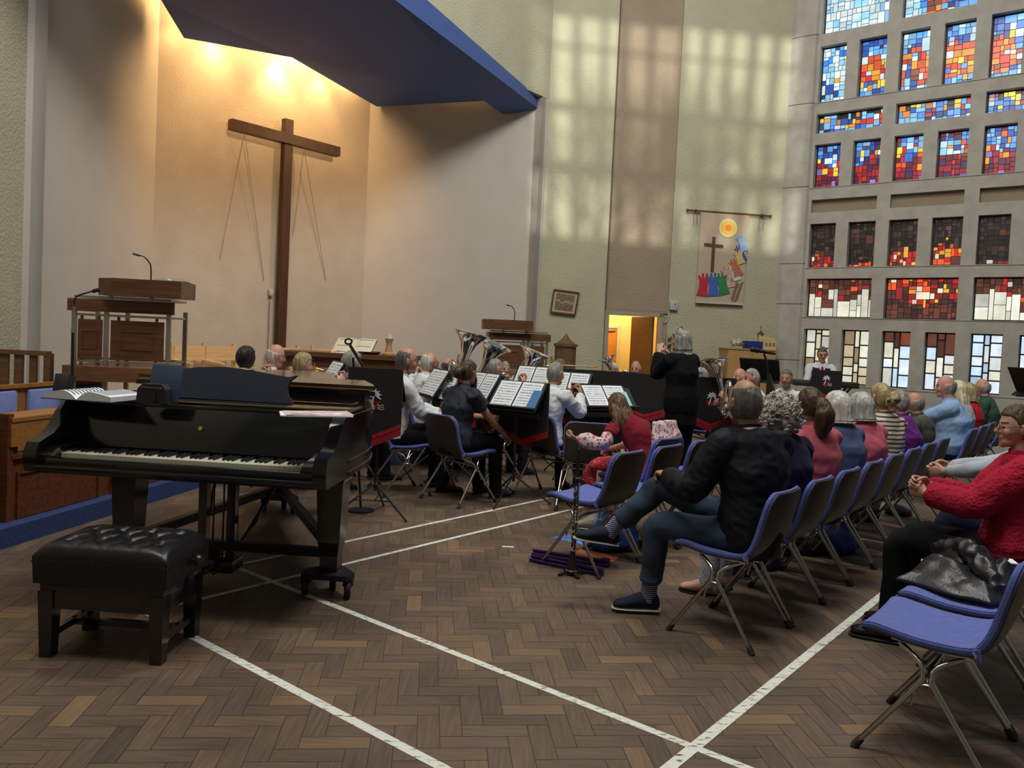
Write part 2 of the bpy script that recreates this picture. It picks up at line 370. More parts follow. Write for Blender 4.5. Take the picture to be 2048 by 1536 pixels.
# stained glass: every window its frame of black lead and its panes
PAL = {
 'blue': [((.05, .20, .75), 3), ((.12, .42, .95), 4), ((.02, .08, .40), 3), ((.62, .86, 1), 3), ((.03, .03, .12), 1), ((.25, .60, .90), 3)],
 'pale': [((.70, .92, 1), 6), ((.85, .97, 1), 4), ((.30, .68, .98), 3), ((.05, .25, .85), 1)],
 'hot': [((.85, .10, .02), 4), ((.95, .35, .02), 4), ((1, .68, .05), 3), ((.70, .02, .02), 3), ((.9, .9, .85), 1), ((.25, .06, .03), 2)],
 'wine': [((.32, .012, .03), 5), ((.16, .01, .03), 4), ((.55, .02, .03), 2), ((.35, .16, .55), 1), ((.06, .02, .08), 2)],
 'dark': [((.018, .012, .012), 10), ((.035, .022, .020), 5), ((.06, .03, .025), 2), ((.10, .05, .04), 1)],
 'ember': [((.60, .02, .02), 4), ((.85, .10, .02), 3), ((.30, .02, .02), 4), ((.95, .45, .05), 2), ((.10, .03, .025), 3), ((.9, .75, .6), 1)],
 'brown': [((.14, .045, .028), 5), ((.08, .03, .022), 5), ((.22, .05, .03), 2), ((.05, .02, .02), 2)],
 'clear': [((.72, .70, .56), 4), ((.80, .80, .68), 3), ((.62, .62, .54), 2)],
 'corridor': [((.55, .46, .28), 3), ((.62, .56, .40), 3), ((.30, .20, .12), 2), ((.50, .48, .42), 2)],
 'day': [((.62, .80, 1.0), 4), ((.78, .88, 1.0), 3), ((.42, .54, .70), 2), ((.70, .74, .74), 2)],
 'mix': [((.95, .75, .10), 3), ((.90, .30, .03), 3), ((.08, .25, .70), 3), ((.30, .65, .95), 2), ((.03, .05, .18), 3), ((.6, .03, .03), 2), ((.9, .92, .85), 1)]}
def pick(rnd, pal):
    it = PAL[pal]; x = rnd.random()*sum(w for _, w in it)
    for c, w in it:
        x -= w
        if x <= 0: return c
    return it[-1][0]
def split(rnd, r, minw, depth):
    x0, y0, x1, y1 = r; w, h = x1-x0, y1-y0
    if depth == 0 or (w < minw*1.7 and h < minw*1.7) or (depth < 3 and rnd.random() < .12): return [r]
    if w/h > rnd.uniform(.6, 1.2): c = x0+w*rnd.uniform(.35, .65); return split(rnd, (x0, y0, c, y1), minw, depth-1)+split(rnd, (c, y0, x1, y1), minw, depth-1)
    c = y0+h*rnd.uniform(.35, .65); return split(rnd, (x0, y0, x1, c), minw, depth-1)+split(rnd, (x0, c, x1, y1), minw, depth-1)
m_lead = mat('black_lead', (.008, .007, .008), .6)
m_glass = attr_mat('stained_glass', .25, 1.0)
wn = [0]
def window(s0, s1, z0, z1, panes, lead, name_i):
    dep = .13; root = MB(); rim = .022
    for a, c, e, f in ((s0, s0+rim, z0, z1), (s1-rim, s1, z0, z1), (s0, s1, z0, z0+rim), (s0, s1, z1-rim, z1)):
        wall_seg(root, ww(a)+DT*(dep-.012), ww(c)+DT*(dep-.012), e, f, .03, DT)
    g = MB()
    for (x0, y0, x1, y1), c in panes:
        q = [ww(x0+lead)+UZ*(y0+lead), ww(x1-lead)+UZ*(y0+lead), ww(x1-lead)+UZ*(y1-lead), ww(x0+lead)+UZ*(y1-lead)]
        g.add([v+DT*dep for v in q]+[v+DT*(dep+.008) for v in q], [(0, 1, 2, 3), (7, 6, 5, 4), (0, 4, 5, 1), (1, 5, 6, 2), (2, 6, 7, 3), (3, 7, 4, 0)], 0, c)
        for a, b_ in (((x0, y0), (x1, y0)), ((x0, y0), (x0, y1))):
            root.beam(ww(a[0])+UZ*a[1]+DT*(dep+.002), ww(b_[0])+UZ*b_[1]+DT*(dep+.002), lead*2.2, .016, up=DT)
    wall_seg(root, ww(s0), ww(s1), z0, z1, .02, DT) if False else None
    bk = MB(); wall_seg(root, ww(s0)+DT*(dep+.012), ww(s1)+DT*(dep+.012), z0, z1, .01, DT)
    wn[0] += 1
    o = struct(root.obj('window_%d' % wn[0], m_lead, smooth=0)); g.obj('glass', m_glass, o, smooth=0)
def graded(i, k, rnd, row):
    c = cols(k)[i]; z0, z1, _ = ROWS[row]; out = []
    minw = {1: .075, 2: .062, 4: .072, 5: .075, 6: .082, 7: .09}[row]
    rects = None
    if row == 1 and i % 2 == 0:                             # tall cream panes below small brown ones
        rects = []; x = c[0]
        while x < c[1]-.02:
            x2 = min(c[1], x+rnd.choice((.07, .12, .17, .21)));  x2 = c[1] if c[1]-x2 < .05 else x2; h = z0+(z1-z0)*rnd.uniform(.42, .80); zz = z0
            if rnd.random() < .6: zz = z0+(h-z0)*rnd.uniform(.3, .6); rects.append((x, z0, x2, zz))
            rects.append((x, zz, x2, h)); rects += split(rnd, (x, h, x2, z1), .075, 3); x = x2
    for r in rects or split(rnd, (c[0], z0, c[1], z1), minw, 7 if k == 1 else 8):
        x = ((r[0]+r[2])/2-c[0])/(c[1]-c[0]); y = ((r[1]+r[3])/2-z0)/(z1-z0); q = rnd.random(); cx = abs(x-.5)*2
        if row == 7: pal = ('pale' if i == 0 or (i == 1 and x < .3) else 'hot' if i == 1 and .35 < x < .62 and q < .7 else 'blue')
        elif row == 6:
            if i == 0: pal = 'pale' if q < .72 else ('hot' if .2 < y < .65 and x > .4 else 'blue')
            else: pal = 'blue' if y > .72 or y < .10+.1*q or cx > .92 else ('hot' if q < .78 else ('pale' if q < .9 else 'blue'))
        elif row == 5: pal = 'blue' if (y < .25 or q < .15) else ('dark' if y > .75 and q < .6 else 'mix')
        elif row == 4: pal = ('blue' if y > .55+.2*(q-.5) else 'wine') if q < .75 else ('hot' if .3 < y < .85 else 'wine')
        elif row == 2:
            e = (.42, .10, .55, .62, .12)[i] if i < 5 else .3
            pal = 'ember' if y < e*(1-.5*cx)*rnd.uniform(.6, 1.1) else ('dark' if q < .96 else 'brown')
        elif row == 1:
            if i % 2 == 1: pal = 'ember' if y > .25+.5*cx*rnd.uniform(.4, 1) and q < .85 else 'brown'
            else: pal = 'clear' if r[3] < z1-.02 and (r[3]-r[1] > .16 or r[1] == z0) else ('brown' if q < .8 else 'ember')
        col = pick(rnd, pal); v = rnd.uniform(.75, 1.2); out.append((r, tuple(min(1.2, a*v) for a in col)))
    return out
rnd = random.Random(11)
for row, (z0, z1, k) in enumerate(ROWS):
    if row == 3: continue
    for i, (c0, c1) in enumerate(cols(k)):
        if c1 > SEND: continue
        if row == 0:
            xs = sorted([c0, c0+.45*rnd.uniform(.36, .44), c0+.45*rnd.uniform(.54, .68), c1]); pn = []
            base = 'corridor' if i < 2 else 'day'
            for a, c in zip(xs, xs[1:]):
                ys = [z0]
                while ys[-1] < z1-.30: ys.append(ys[-1]+rnd.choice((.16, .28, .34, .22)))
                ys = [y for y in ys if y < z1-.07]+[z1]
                for e, f in zip(ys, ys[1:]):
                    pl = 'brown' if (i in (2, 3) and f > z1-.12 and rnd.random() < .9) else ('clear' if rnd.random() < .25 else base)
                    pn.append(((a, e, c, f), pick(rnd, pl)))
            window(c0, c1, z0, z1, pn, .011, i)
        else: window(c0, c1, z0, z1, graded(i, k, rnd, row), .0032 if row != 1 else .004, i)
# wall behind the camera with the tall mullioned window that lets the sun in
b = MB(); BY = -7.0; n = Vector((0, -1, 0)); zoff = 21.4*.15
def bw(x0, x1, z0, z1): b.box(((x0+x1)/2, BY, (z0+z1)/2), (x1-x0, .25, z1-z0))
wx0, wx1, wz0, wz1 = -5.35, -.55, 6.5, 10.4
bw(-16, wx0, 0, 16); bw(wx1, 16, 0, 16); bw(wx0, wx1, 0, wz0); bw(wx0, wx1, wz1, 16)
jit = random.Random(3)
for i in range(1, 12): x_ = wx0+.41*i+jit.uniform(-.08, .08); b.beam((x_, BY, wz0), (x_+(i-6)*.035, BY, wz1), .25, .06+.05*jit.random(), up=Vector((1, 0, 0)))
for z, h in ((7.62, .24), (8.75, .13), (9.85, .04)): bw(wx0, wx1, z, z+h)
struct(b.obj('wall_back', m_cream, smooth=0))
# branches of a tree outside that window
b = MB(); rt = random.Random(5)
def branch(p, d, r, depth):
    q = p+d*rt.uniform(.7, 1.2); b.tube([p, (p+q)/2+Vector((rt.uniform(-.08, .08), 0, rt.uniform(-.08, .08))), q], [r, r*.85, r*.7], n=6)
    if depth: [branch(q, (d+Vector((rt.uniform(-.8, .8), rt.uniform(-.2, .2), rt.uniform(-.2, .7)))).normalized(), r*.62, depth-1) for _ in range(3)]
branch(Vector((-5.2, -10.5, 4.0)), Vector((.05, 0, 1)), .11, 5); branch(Vector((-3.6, -10.6, 4.5)), Vector((.05, 0, 1)), .09, 5); branch(Vector((-2.6, -10.1, 4.2)), Vector((.12, 0, 1)), .07, 5)
tag(b.obj('tree', wood('bark', (.05, .035, .02), (.09, .06, .04), .9)), 'bare branching tree standing outside the tall window', 'tree')

# corridor beyond the doorway, warmly lit
b = MB()
def cor(s, d, z=0): return fw(s)+BACK*d+UZ*z
wall_seg(b, cor(.2, 2.0), cor(3.2, 2.0), 0, 2.6, .1, BACK); wall_seg(b, cor(3.2, .3), cor(3.2, 2.0), 0, 2.6, .1, DW); wall_seg(b, cor(.2, .3), cor(.2, 2.0), 0, 2.6, .1, -DW)
b.add([cor(.1, .3, 2.6), cor(3.3, .3, 2.6), cor(3.3, 2.1, 2.6), cor(.1, 2.1, 2.6)], [(0, 1, 2, 3)])
struct(b.obj('wall_corridor', mat('warm_corridor_paint', (.72, .56, .26), .85, var=.03), smooth=0))
lamp('corridor_lamp', 'POINT', cor(1.75, 1.1, 2.35), cor(1.75, 1.1, 0), 85, (1, .74, .36), shadow_soft_size=.15)
b = MB()                                                   # doorway frame
for s in (1.24, 2.235): b.beam(cor(s, .02, 0), cor(s, .02, 2.03), .07, .16, up=BACK)
b.beam(cor(1.2, .02, 2.0), cor(2.27, .02, 2.0), .16, .07)
b.beam(cor(2.32, .06, 0), cor(2.32, .06, 2.05), .10, .08, up=BACK)
d2 = struct(b.obj('door_2', mat('taupe_frame', (.33, .28, .21), .6), smooth=0))
b = MB(); b.beam(cor(2.15, .15, .99), cor(1.92, .80, .99), .04, 1.96); b.obj('door_leaf', m_walnut, d2, smooth=0, label='dark brown open door leaf')
b = MB(); b.box(cor(2.0, .66, 1.02), (.10, .03, .03)); b.obj('door_handle', m_steel, d2)
b = MB(); b.beam(cor(1.15, 1.97, .88), cor(1.90, 1.97, .88), .04, 1.76); d1 = struct(b.obj('door_1', wood('orange_door', (.42, .15, .02), (.52, .21, .035), .45), smooth=0))
b = MB(); b.beam(cor(1.1, 1.96, 1.79), cor(1.97, 1.96, 1.79), .06, .06); b.beam(cor(1.935, 1.96, 0), cor(1.935, 1.96, 1.79), .06, .06, up=BACK); b.obj('door_frame', m_smooth, d1, smooth=0)
b = MB(); b.beam(cor(1.6, 1.92, 1.70), cor(1.86, 1.92, 1.72), .03, .03); b.obj('door_closer', m_steel, d1)

# ---------------------------------------------------------------- canopy over the altar, cross, spots
def can(px, py, z): return gz(px, py, z)
cz = [(322, 0, 5.40), (368, 76, 5.24), (584, 115, 5.34), (753, 213, 5.24), (968, 202, 5.36), (1006, 228, 5.36), (1083, 222, 5.53)]
cp = [can(*c) for c in cz]
fa = can(790, 0, 5.66); tip = cp[-1]
front = fa+(fa-tip)*1.0; lft = cp[0]+(cp[0]-cp[1])*2.0
under = cp+[fa, front, lft]
b = MB(); n_ = len(under); hs_ = [.34]*n_; hs_[6] = .17; hs_[7] = .34; hs_[8] = .5
vs = under+[p+UZ*h for p, h in zip(under, hs_)]
b.add(vs, [list(range(n_)), list(range(n_, 2*n_))]+[(i, (i+1) % n_, n_+(i+1) % n_, n_+i) for i in range(n_)])
bm = bmesh.new(); o = b.obj('canopy', m_canopy, smooth=0); bm.from_mesh(o.data); bmesh.ops.triangulate(bm, faces=[f for f in bm.faces if len(f.verts) > 4]); bm.to_mesh(o.data); bm.free()
tag(o, 'big dark blue zigzag-edged canopy hanging over the altar alcove', 'canopy')
def bl(t, d, z): return al(t, d)+UZ*z
cx = thing('cross', 'tall plain dark brown wooden cross standing against the alcove wall', 'cross', bl(4.22, 1.80, .3))
c0 = bl(4.22, 1.80, .3)
b = MB(); b.beam(bl(4.22, 1.80, .3)-c0, bl(4.22, 1.80, 4.62)-c0, .145, .10, up=DA); b.obj('upright', m_crosswood, cx, smooth=0)
aL, aR = gv(459, 250, al(0, 1.80), DT), gv(675, 304, al(0, 1.80), DT); az = (aL.z+aR.z)/2
b = MB(); b.beam(bl((aL-P0).dot(DT), 1.775, az)-c0, bl((aR-P0).dot(DT), 1.775, az)-c0, .115, .15); b.obj('crossbar', m_crosswood, cx, smooth=0)
for tt in (2.7, 5.3): lamp('added_wash_spot', 'SPOT', bl(tt, -.1, 5.05), bl(tt+(.25 if tt < 4 else -.25), 1.9, 3.6), 115, (1, .60, .26), spot_size=R(112), spot_blend=1, shadow_soft_size=.12)  # unseen spots added below the canopy to strengthen the warm wall wash
for k, (px, pw) in enumerate(((440, 34), (568, 62), (652, 30), (352, 10))):
    p = gv(px, 90+k*18, al(0, 1.72), DT); p.z = 5.62
    lamp('alcove_spot', 'SPOT', p, p+Vector((0, 0, -1))-DA*.10, pw*2.3, (1, .62, .24), spot_size=R(82), spot_blend=.9, shadow_soft_size=.05)
for tt in (2.9, 4.2, 5.3):
    lamp('alcove_lamp', 'POINT', bl(tt, 1.45, 5.75), bl(tt, 1.4, 0), 105, (1, .60, .24), shadow_soft_size=.2)
b = MB()  # V-shaped shadow lines under the arm, imitated by thin wall-toned tubes
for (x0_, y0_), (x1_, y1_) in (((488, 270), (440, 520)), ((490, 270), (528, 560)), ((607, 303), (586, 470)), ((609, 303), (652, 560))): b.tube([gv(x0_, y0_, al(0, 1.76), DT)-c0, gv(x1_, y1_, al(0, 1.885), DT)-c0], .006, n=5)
b.obj('shadow_lines', mat('shadow_line_tan', (.42, .33, .22), .7), cx)
bx = MB(); q = gv(542, 585, al(0, 1.86), DT); bx.box(q, (.07, .05, .10), rz=R(51), bev=.008); bx.beam(q-UZ*.1, q-UZ*.9, .02, .02, up=DA)
tag(bx.obj('wall_socket', m_smooth), 'small white socket box on the alcove wall left of the cross', 'socket')
# dais with blue carpeted edge, sanctuary floor
def dz(p, z): return Vector((p[0], p[1], z))
e0, e1 = Vector((-3.62, 2.60, 0)), Vector((-2.66, 7.75, 0)); e2 = Vector((-.9, 9.1, 0)); e3 = Vector((1.1, 11.6, 0)); e4 = fw(.9)-BACK*.01
b = MB(); ol = [(-4.42, 3.0), (e0.x, e0.y), (e1.x, e1.y), (e2.x, e2.y), (e3.x, e3.y), (P1.x+.5, P1.y-.02), (P1.x, P1.y-.02)]+[(p.x, p.y) for p in (al(8.1, .05), al(5.88, 1.86), al(2.26, 1.86), al(.22, .05))]+[(P0.x+.06, P0.y-.04)]
b.prism(ol, 0, .13); struct(b.obj('trim_7', m_carpet, smooth=0))
b = MB(); ol2 = [(p.x, p.y) for p in (al(.6, -.9), al(4.4, -1.5), al(7.6, -.9), al(8.1, .05), al(5.86, 1.84), al(2.28, 1.84), al(.25, .05))]
b.prism(ol2, .13, .30); struct(b.obj('trim_8', mat('stone_carpet', (.30, .25, .19), .9, var=.1, vs=40), smooth=0))
# ---------------------------------------------------------------- grand piano on its trolley
def grand_piano():
    t = thing('grand_piano', 'black concert grand piano with closed lid and open keyboard on a wheeled trolley', 'piano', (-1.62, 3.942, 0), R(-4.85))
    Z0, Z1 = .72, 1.06
    side = [(-.765, .28), (.765, .28), (.765, .60)]
    curve = [(.765, .60), (.745, .82), (.67, 1.08), (.53, 1.36), (.34, 1.66), (.15, 1.98), (.05, 2.28), (-.02, 2.50), (-.16, 2.68), (-.38, 2.76), (-.60, 2.70), (-.745, 2.50), (-.765, 2.2)]
    cv = [(p.x, p.y) for p in smoothpts([(x, y, 0) for x, y in curve], 4)]
    outl = side[:2]+cv
    b = MB(); b.prism(outl, Z0, Z1)
    for z, g in ((.74, .008), (.80, .006), (1.035, .008)): b.prism([(x*(1+g), y*(1+g*.3)+(.0)) for x, y in outl], z-.008, z+.008)
    b.obj('case', m_black, t, smooth=30)
    prof = [(-.07, Z0), (-.085, .76), (-.085, .815), (-.06, .865), (0, .885), (.05, .90), (.10, .935), (.15, 1.0), (.22, 1.05), (.30, Z1), (.30, Z0)]
    for s in (-1, 1):
        b = MB(); M = Matrix(((0, 0, 1), (1, 0, 0), (0, 1, 0)))
        b.prism(prof, *((.70, .767) if s > 0 else (-.767, -.70)), M=M)
        b.prism([(-.05, .74), (-.05, .80), (.0, .835), (.12, .84), (.16, .86), (.28, .86), (.28, .74)], *((.628, .70) if s > 0 else (-.70, -.628)), M=M)
        b.obj('cheek', m_black, t, smooth=40)
    b = MB(); b.box((0, .12, .74), (1.42, .36, .05)); b.box((0, -.035, .765), (1.40, .05, .055), bev=.01); b.box((0, -.068, .742), (1.44, .03, .03), bev=.008)
    b.obj('key_bed', m_black, t)
    b = MB(); n = 52; w_ = 1.252/n
    for i in range(n): b.box((-.626+w_*(i+.5), .075, .795), (w_-.0012, .150, .028))
    b.obj('white_keys', m_ivory, t, smooth=0)
    b = MB(); pat = (1, 1, 0, 1, 1, 1, 0); k = 0
    for i in range(n-1):
        if pat[(i+5) % 7]: b.box((-.626+w_*(i+1), .102, .815), (.011, .098, .016), bev=.002)
    b.obj('black_keys', m_blackm, t)
    b = MB(); b.beam((-.70, .165, .80), (-.70, .165, .801), .01, .01); M = Matrix.Rotation(R(-20), 3, 'X')
    b.box((0, .215, .935), (1.40, .025, .24), M=M, bev=.006); b.box((0, .262, 1.045), (1.42, .05, .022), bev=.006); b.box((0, .27, 1.02), (1.42, .03, .012))
    fb = b.obj('fallboard', m_black, t)
    b = MB(); b.lathe([(.0, 0), (.012, 0), (.012, .002), (0, .002)], (-.0, .199, .945), axis=(0, -.94, .34), n=10); b.box((0, .214, .91), (.09, .003, .008), M=M); b.obj('maker_emblem', m_gold, fb)
    b = MB(); b.box((0, .47, 1.055), (1.46, .36, .025), bev=.004); b.box((-.04, .76, 1.055), (1.38, .36, .025), bev=.004); b.box((.05, .288, 1.071), (.95, .006, .005), 1); b.obj('fore_deck', [m_black, m_gold], t)
    ins = [(-.74, .95), (.66, .95)]+[(x*.965, y*.985+.01) for x, y in cv if y > .99]
    b = MB(); b.prism(ins, 1.06, 1.098, 1); b.prism([(x*.985, y) for x, y in cv if y > .95]+[(-.755, .94)], 1.075, 1.083, 2)
    lid = [(-.78, .93), (.725, .93)]+[(x*1.015, y*1.005) for x, y in cv if y > .96]
    b.prism(lid, 1.098, 1.125); b.obj('lid', [m_black, mat('piano_inside', (.05, .022, .01), .4), m_gold], t, smooth=30)
    b = MB(); b.prism([(-.77, .94), (.72, .94), (.66, 1.12), (.52, 1.44), (-.77, 1.44)], 1.132, 1.158); b.box((-.03, .935, 1.135), (1.46, .012, .006), 1); b.obj('lid_flap', [mat('lid_reflection_brown', (.045, .022, .012), .22, coat=.5), m_gold], t)  # brownish reflection on the flap top is put into its base colour
    # music desk with scalloped ends, leaning back
    top = [(.43, .162), (.38, .150), (.30, .160), (.15, .180), (0, .19)]
    half = [(.36, 0), (.43, 0), (.425, .02), (.395, .05), (.385, .09), (.40, .135)]
    ol = [(-.36, 0)]+half[:1]+half[1:]+top+[(-x, z) for x, z in top[::-1][1:]]+[(-x, z) for x, z in half[::-1][:-1]]
    M = Matrix.Rotation(R(72), 3, 'X'); b = MB(); b.prism(ol, -.009, .009, M=M)
    o = b.obj('music_desk', m_navyboard, t); o.location = (-.045, .50, 1.068); o.rotation_euler.z = R(-2)
    for s, x, y in ((1, .60, .59), (-1, -.60, .59), (0, -.40, 2.42)):
        b = MB(); q = [(.085, .72), (.085, .66), (.075, .64), (.062, .30), (.05, .22), (.05, .13)]
        for (h0, z0), (h1, z1) in zip(q, q[1:]):
            vs = [(x+i*h, y+j*h, z) for h, z in ((h0, z0), (h1, z1)) for i, j in ((-1, -1), (1, -1), (1, 1), (-1, 1))]
            b.add(vs, [(0, 1, 2, 3), (4, 5, 6, 7)]+[(i, (i+1) % 4, 4+(i+1) % 4, 4+i) for i in range(4)])
        b.obj('leg', m_black, t, smooth=20)
    b = MB(); ap = Vector((-.40, 2.42, .20))
    for x in (.60, -.60): b.beam((x*.97, .66, .23), ap, .05, .055)
    b.beam((-.60, .62, .22), (.60, .62, .22), .045, .05); b.beam((-.1, .62, .19), (-.1, .62, .14), .06, .05)
    for x, y in ((.60, .57), (-.60, .57), (-.40, 2.44)):
        b.prism([(x-.13, y-.10), (x+.13, y-.10), (x+.15, y-.02), (x+.05, y+.10), (x-.05, y+.10), (x-.15, y-.02)], .105, .135)
    tr = b.obj('trolley', m_blackm, t)
    for x, y in ((.60, .57), (-.60, .57), (-.40, 2.44)):
        for dx, dy in ((.12, -.05), (-.12, -.05), (0, .07)):
            b = MB(); b.lathe([(.001, -.018), (.042, -.018), (.048, -.01), (.048, .01), (.042, .018), (.001, .018)], (x+dx, y+dy, .049), axis=(1, .3, 0), n=16); b.box((x+dx, y+dy+.015, .085), (.05, .04, .04)); b.obj('castor', m_rubber, tr)
    b = MB(); x0, y0 = -.10, .66
    for dx in (-.085, .085):
        b.beam((x0+dx, y0, .13), (x0+dx, y0, .74), .05, .05, up=Vector((0, 1, 0)))
    b.box((x0, y0, .70), (.30, .12, .05)); b.box((x0, y0-.01, .105), (.26, .16, .075), bev=.01); b.beam((x0+.10, y0+.02, .16), (x0+.30, y0+.45, .72), .018, .018); b.beam((x0-.10, y0+.02, .16), (x0-.2, y0+.45, .72), .018, .018)
    for dx in (-.03, .03): b.tube([(x0+dx, y0, .14), (x0+dx, y0, .70)], .006, n=6)
    ly = b.obj('pedal_lyre', m_black, t)
    for dx in (-.06, 0, .06):
        b = MB(); b.box((x0+dx, y0-.13, .085), (.03, .12, .012), bev=.004); b.obj('pedal', m_brass, ly)
    return t
piano = grand_piano()

def open_book(name, label, cat, loc, rz, w, h, thick, tiltx=0, lines=8, grp=None, m=None):
    t = thing(name, label, cat, loc, rz, grp); t.rotation_euler.x = tiltx
    b = MB(); b.box((0, 0, .002), (2*w+.012, h+.012, .004)); b.obj('cover', m_blackp, t, smooth=0)
    for s in (-1, 1):
        b = MB(); n = 8; vs = []
        for i in range(n+1):
            u = i/n; z = .004+thick*(math.sin(min(1, u*2.2)*math.pi/2)*(1-.55*u)+.25*(1-u)*u)
            for y in (-h/2, h/2): vs += [(s*w*u, y, .004), (s*w*u, y, max(.0055, z))]
        fs = []
        for i in range(n):
            a, c = i*4, (i+1)*4
            fs += [(a+1, c+1, c+3, a+3), (a, a+2, c+2, c), (a, c, c+1, a+1), (a+2, a+3, c+3, c+2)]
        fs += [(0, 1, 3, 2), (n*4, n*4+2, n*4+3, n*4+1)]; b.add(vs, fs, 0)
        for k in range(lines):
            y = h/2*.82-k*h*.82/max(1, lines-1); g = []
            for i in range(1, n):
                u = i/n; z = .0062+thick*(math.sin(min(1, u*2.2)*math.pi/2)*(1-.55*u)+.25*(1-u)*u)
                g += [(s*w*u, y-h*.014, z), (s*w*u, y+h*.014, z)]
            b.add(g, [(2*i, 2*i+2, 2*i+3, 2*i+1) for i in range(n-2)], 1)
        b.obj('page_block', [m or m_paper, m_ink], t, smooth=30)
    return t
q = gz(188, 790, 1.09)
open_book('music_book', 'thick open white music book lying on the left end of the piano top', 'book', (q.x, q.y, 1.069), R(-12), .20, .25, .055, lines=9)
q = gz(300, 800, 1.09)
t = thing('hinged_case', 'small black moulded case with navy lid raised, on the piano beside the open book', 'case', (q.x, q.y+.05, 1.069), R(-6))
b = MB(); b.prism([(-.085, 0), (.085, 0), (.075, .075), (.05, .10), (-.05, .10), (-.075, .075)], -.03, .03, M=Matrix(((1, 0, 0), (0, 0, 1), (0, 1, 0)))); b.box((0, -.034, .03), (.05, .01, .05)); b.obj('body', m_blackp, t, smooth=20)
b = MB(); M = Matrix.Rotation(R(-14), 3, 'X'); b.box((.03, .05, .10), (.17, .012, .20), M=M, bev=.004); b.obj('lid', mat('navy_lid', (.035, .05, .10), .55), t)
b = MB()
for i in range(9): b.ball((-.05+.0125*i, -.034, .082), .0045, n=6)
b.obj('studs', m_steel, t)
q = gz(632, 821, 1.09)
t = thing('magazine', 'pink and white printed papers lying on the right end of the piano top', 'papers', (q.x, q.y, 1.0685), R(18))
b = MB(); b.box((0, 0, .003), (.34, .20, .006)); b.box((.01, .005, .008), (.32, .19, .004), 1, rz=.07)
b.obj('sheets', [m_paper, mat('pink_print', (.62, .50, .50), .6, var=.5, vs=14)], t, smooth=0)

# ---------------------------------------------------------------- piano bench
def bench():
    t = thing('piano_bench', 'black button-tufted leather piano bench in front of the keyboard', 'stool', (-1.725, 3.615, 0), R(-3))
    Wd, D = .60, .42
    b = MB(); b.box((0, 0, .30), (.555, .375, .16), bev=.004); b.obj('frame', m_black, t)
    n, m_ = 48, 36; b = MB(); vs = []
    btn = [((i-1.5)*.135+(.0675 if j % 2 else 0), (j-1)*.10) for j in range(3) for i in range(4 if j % 2 == 0 else 3)]
    for j in range(m_+1):
        for i in range(n+1):
            x, y = (i/n-.5)*Wd, (j/m_-.5)*D; e = (1-abs(2*x/Wd)**6)*(1-abs(2*y/D)**6)
            z = .455+.065*e**.5
            for bx, by in btn:
                d = math.hypot(x-bx, y-by); z -= .026*math.exp(-(d/.020)**2)
                dx, dy = abs(x-bx), abs(y-by)
                if dx < .0675 and dy < .10: z -= .018*math.exp(-((dx/.0675-dy/.10)/.16)**2)*e*math.exp(-d/.09)
            vs.append((x, y, z))
    o = len(vs); W1 = n+1
    rim = [(i, 0) for i in range(n)]+[(n, j) for j in range(m_)]+[(i, m_) for i in range(n, 0, -1)]+[(0, j) for j in range(m_, 0, -1)]
    fs = [(j*W1+i, j*W1+i+1, (j+1)*W1+i+1, (j+1)*W1+i) for j in range(m_) for i in range(n)]
    for k, (i, j) in enumerate(rim): x, y, z = vs[j*W1+i]; vs.append((x*.985, y*.985, .335))
    L = len(rim)
    for k in range(L):
        (i, j), (p, q) = rim[k], rim[(k+1) % L]; fs.append((j*W1+i, o+k, o+(k+1) % L, q*W1+p))
    fs.append([o+k for k in range(L)])
    b.add(vs, fs); cu = b.obj('cushion', m_leather, t, smooth=50)
    b = MB()
    for bx, by in btn: b.ball((bx, by, .497), (.009, .009, .005), n=8)
    for k in range(0, L, 2): i, j = rim[k]; x, y, z = vs[j*W1+i]; b.ball((x*1.0, y*1.0, .432), .0045, n=6)
    b.obj('buttons', m_leather, cu)
    for x in (-1, 1):
        for y in (-1, 1):
            b = MB(); X, Y = x*.248, y*.16
            vs = [(X+i*h, Y+j*h, z) for h, z in ((.034, .30), (.026, 0)) for i, j in ((-1, -1), (1, -1), (1, 1), (-1, 1))]
            b.add(vs, [(0, 1, 2, 3), (4, 5, 6, 7)]+[(i, (i+1) % 4, 4+(i+1) % 4, 4+i) for i in range(4)]); b.obj('leg', m_black, t, smooth=0)
    b = MB()
    for x in (-.248, .248): b.beam((x, -.16, .095), (x, .16, .095), .028, .03)
    b.beam((-.25, 0.02, .095), (.25, .02, .095), .028, .03); b.obj('stretcher', m_black, t, smooth=0)
    for s in (-1, 1):
        b = MB(); b.lathe([(.008, 0), (.008, .02), (.026, .022), (.03, .034), (.026, .046), (.001, .05)], (s*.29, .05, .40), axis=(s, 0, 0), n=14); b.obj('height_knob', mat('black_knob', (.02, .02, .02), .25), t)
bench()

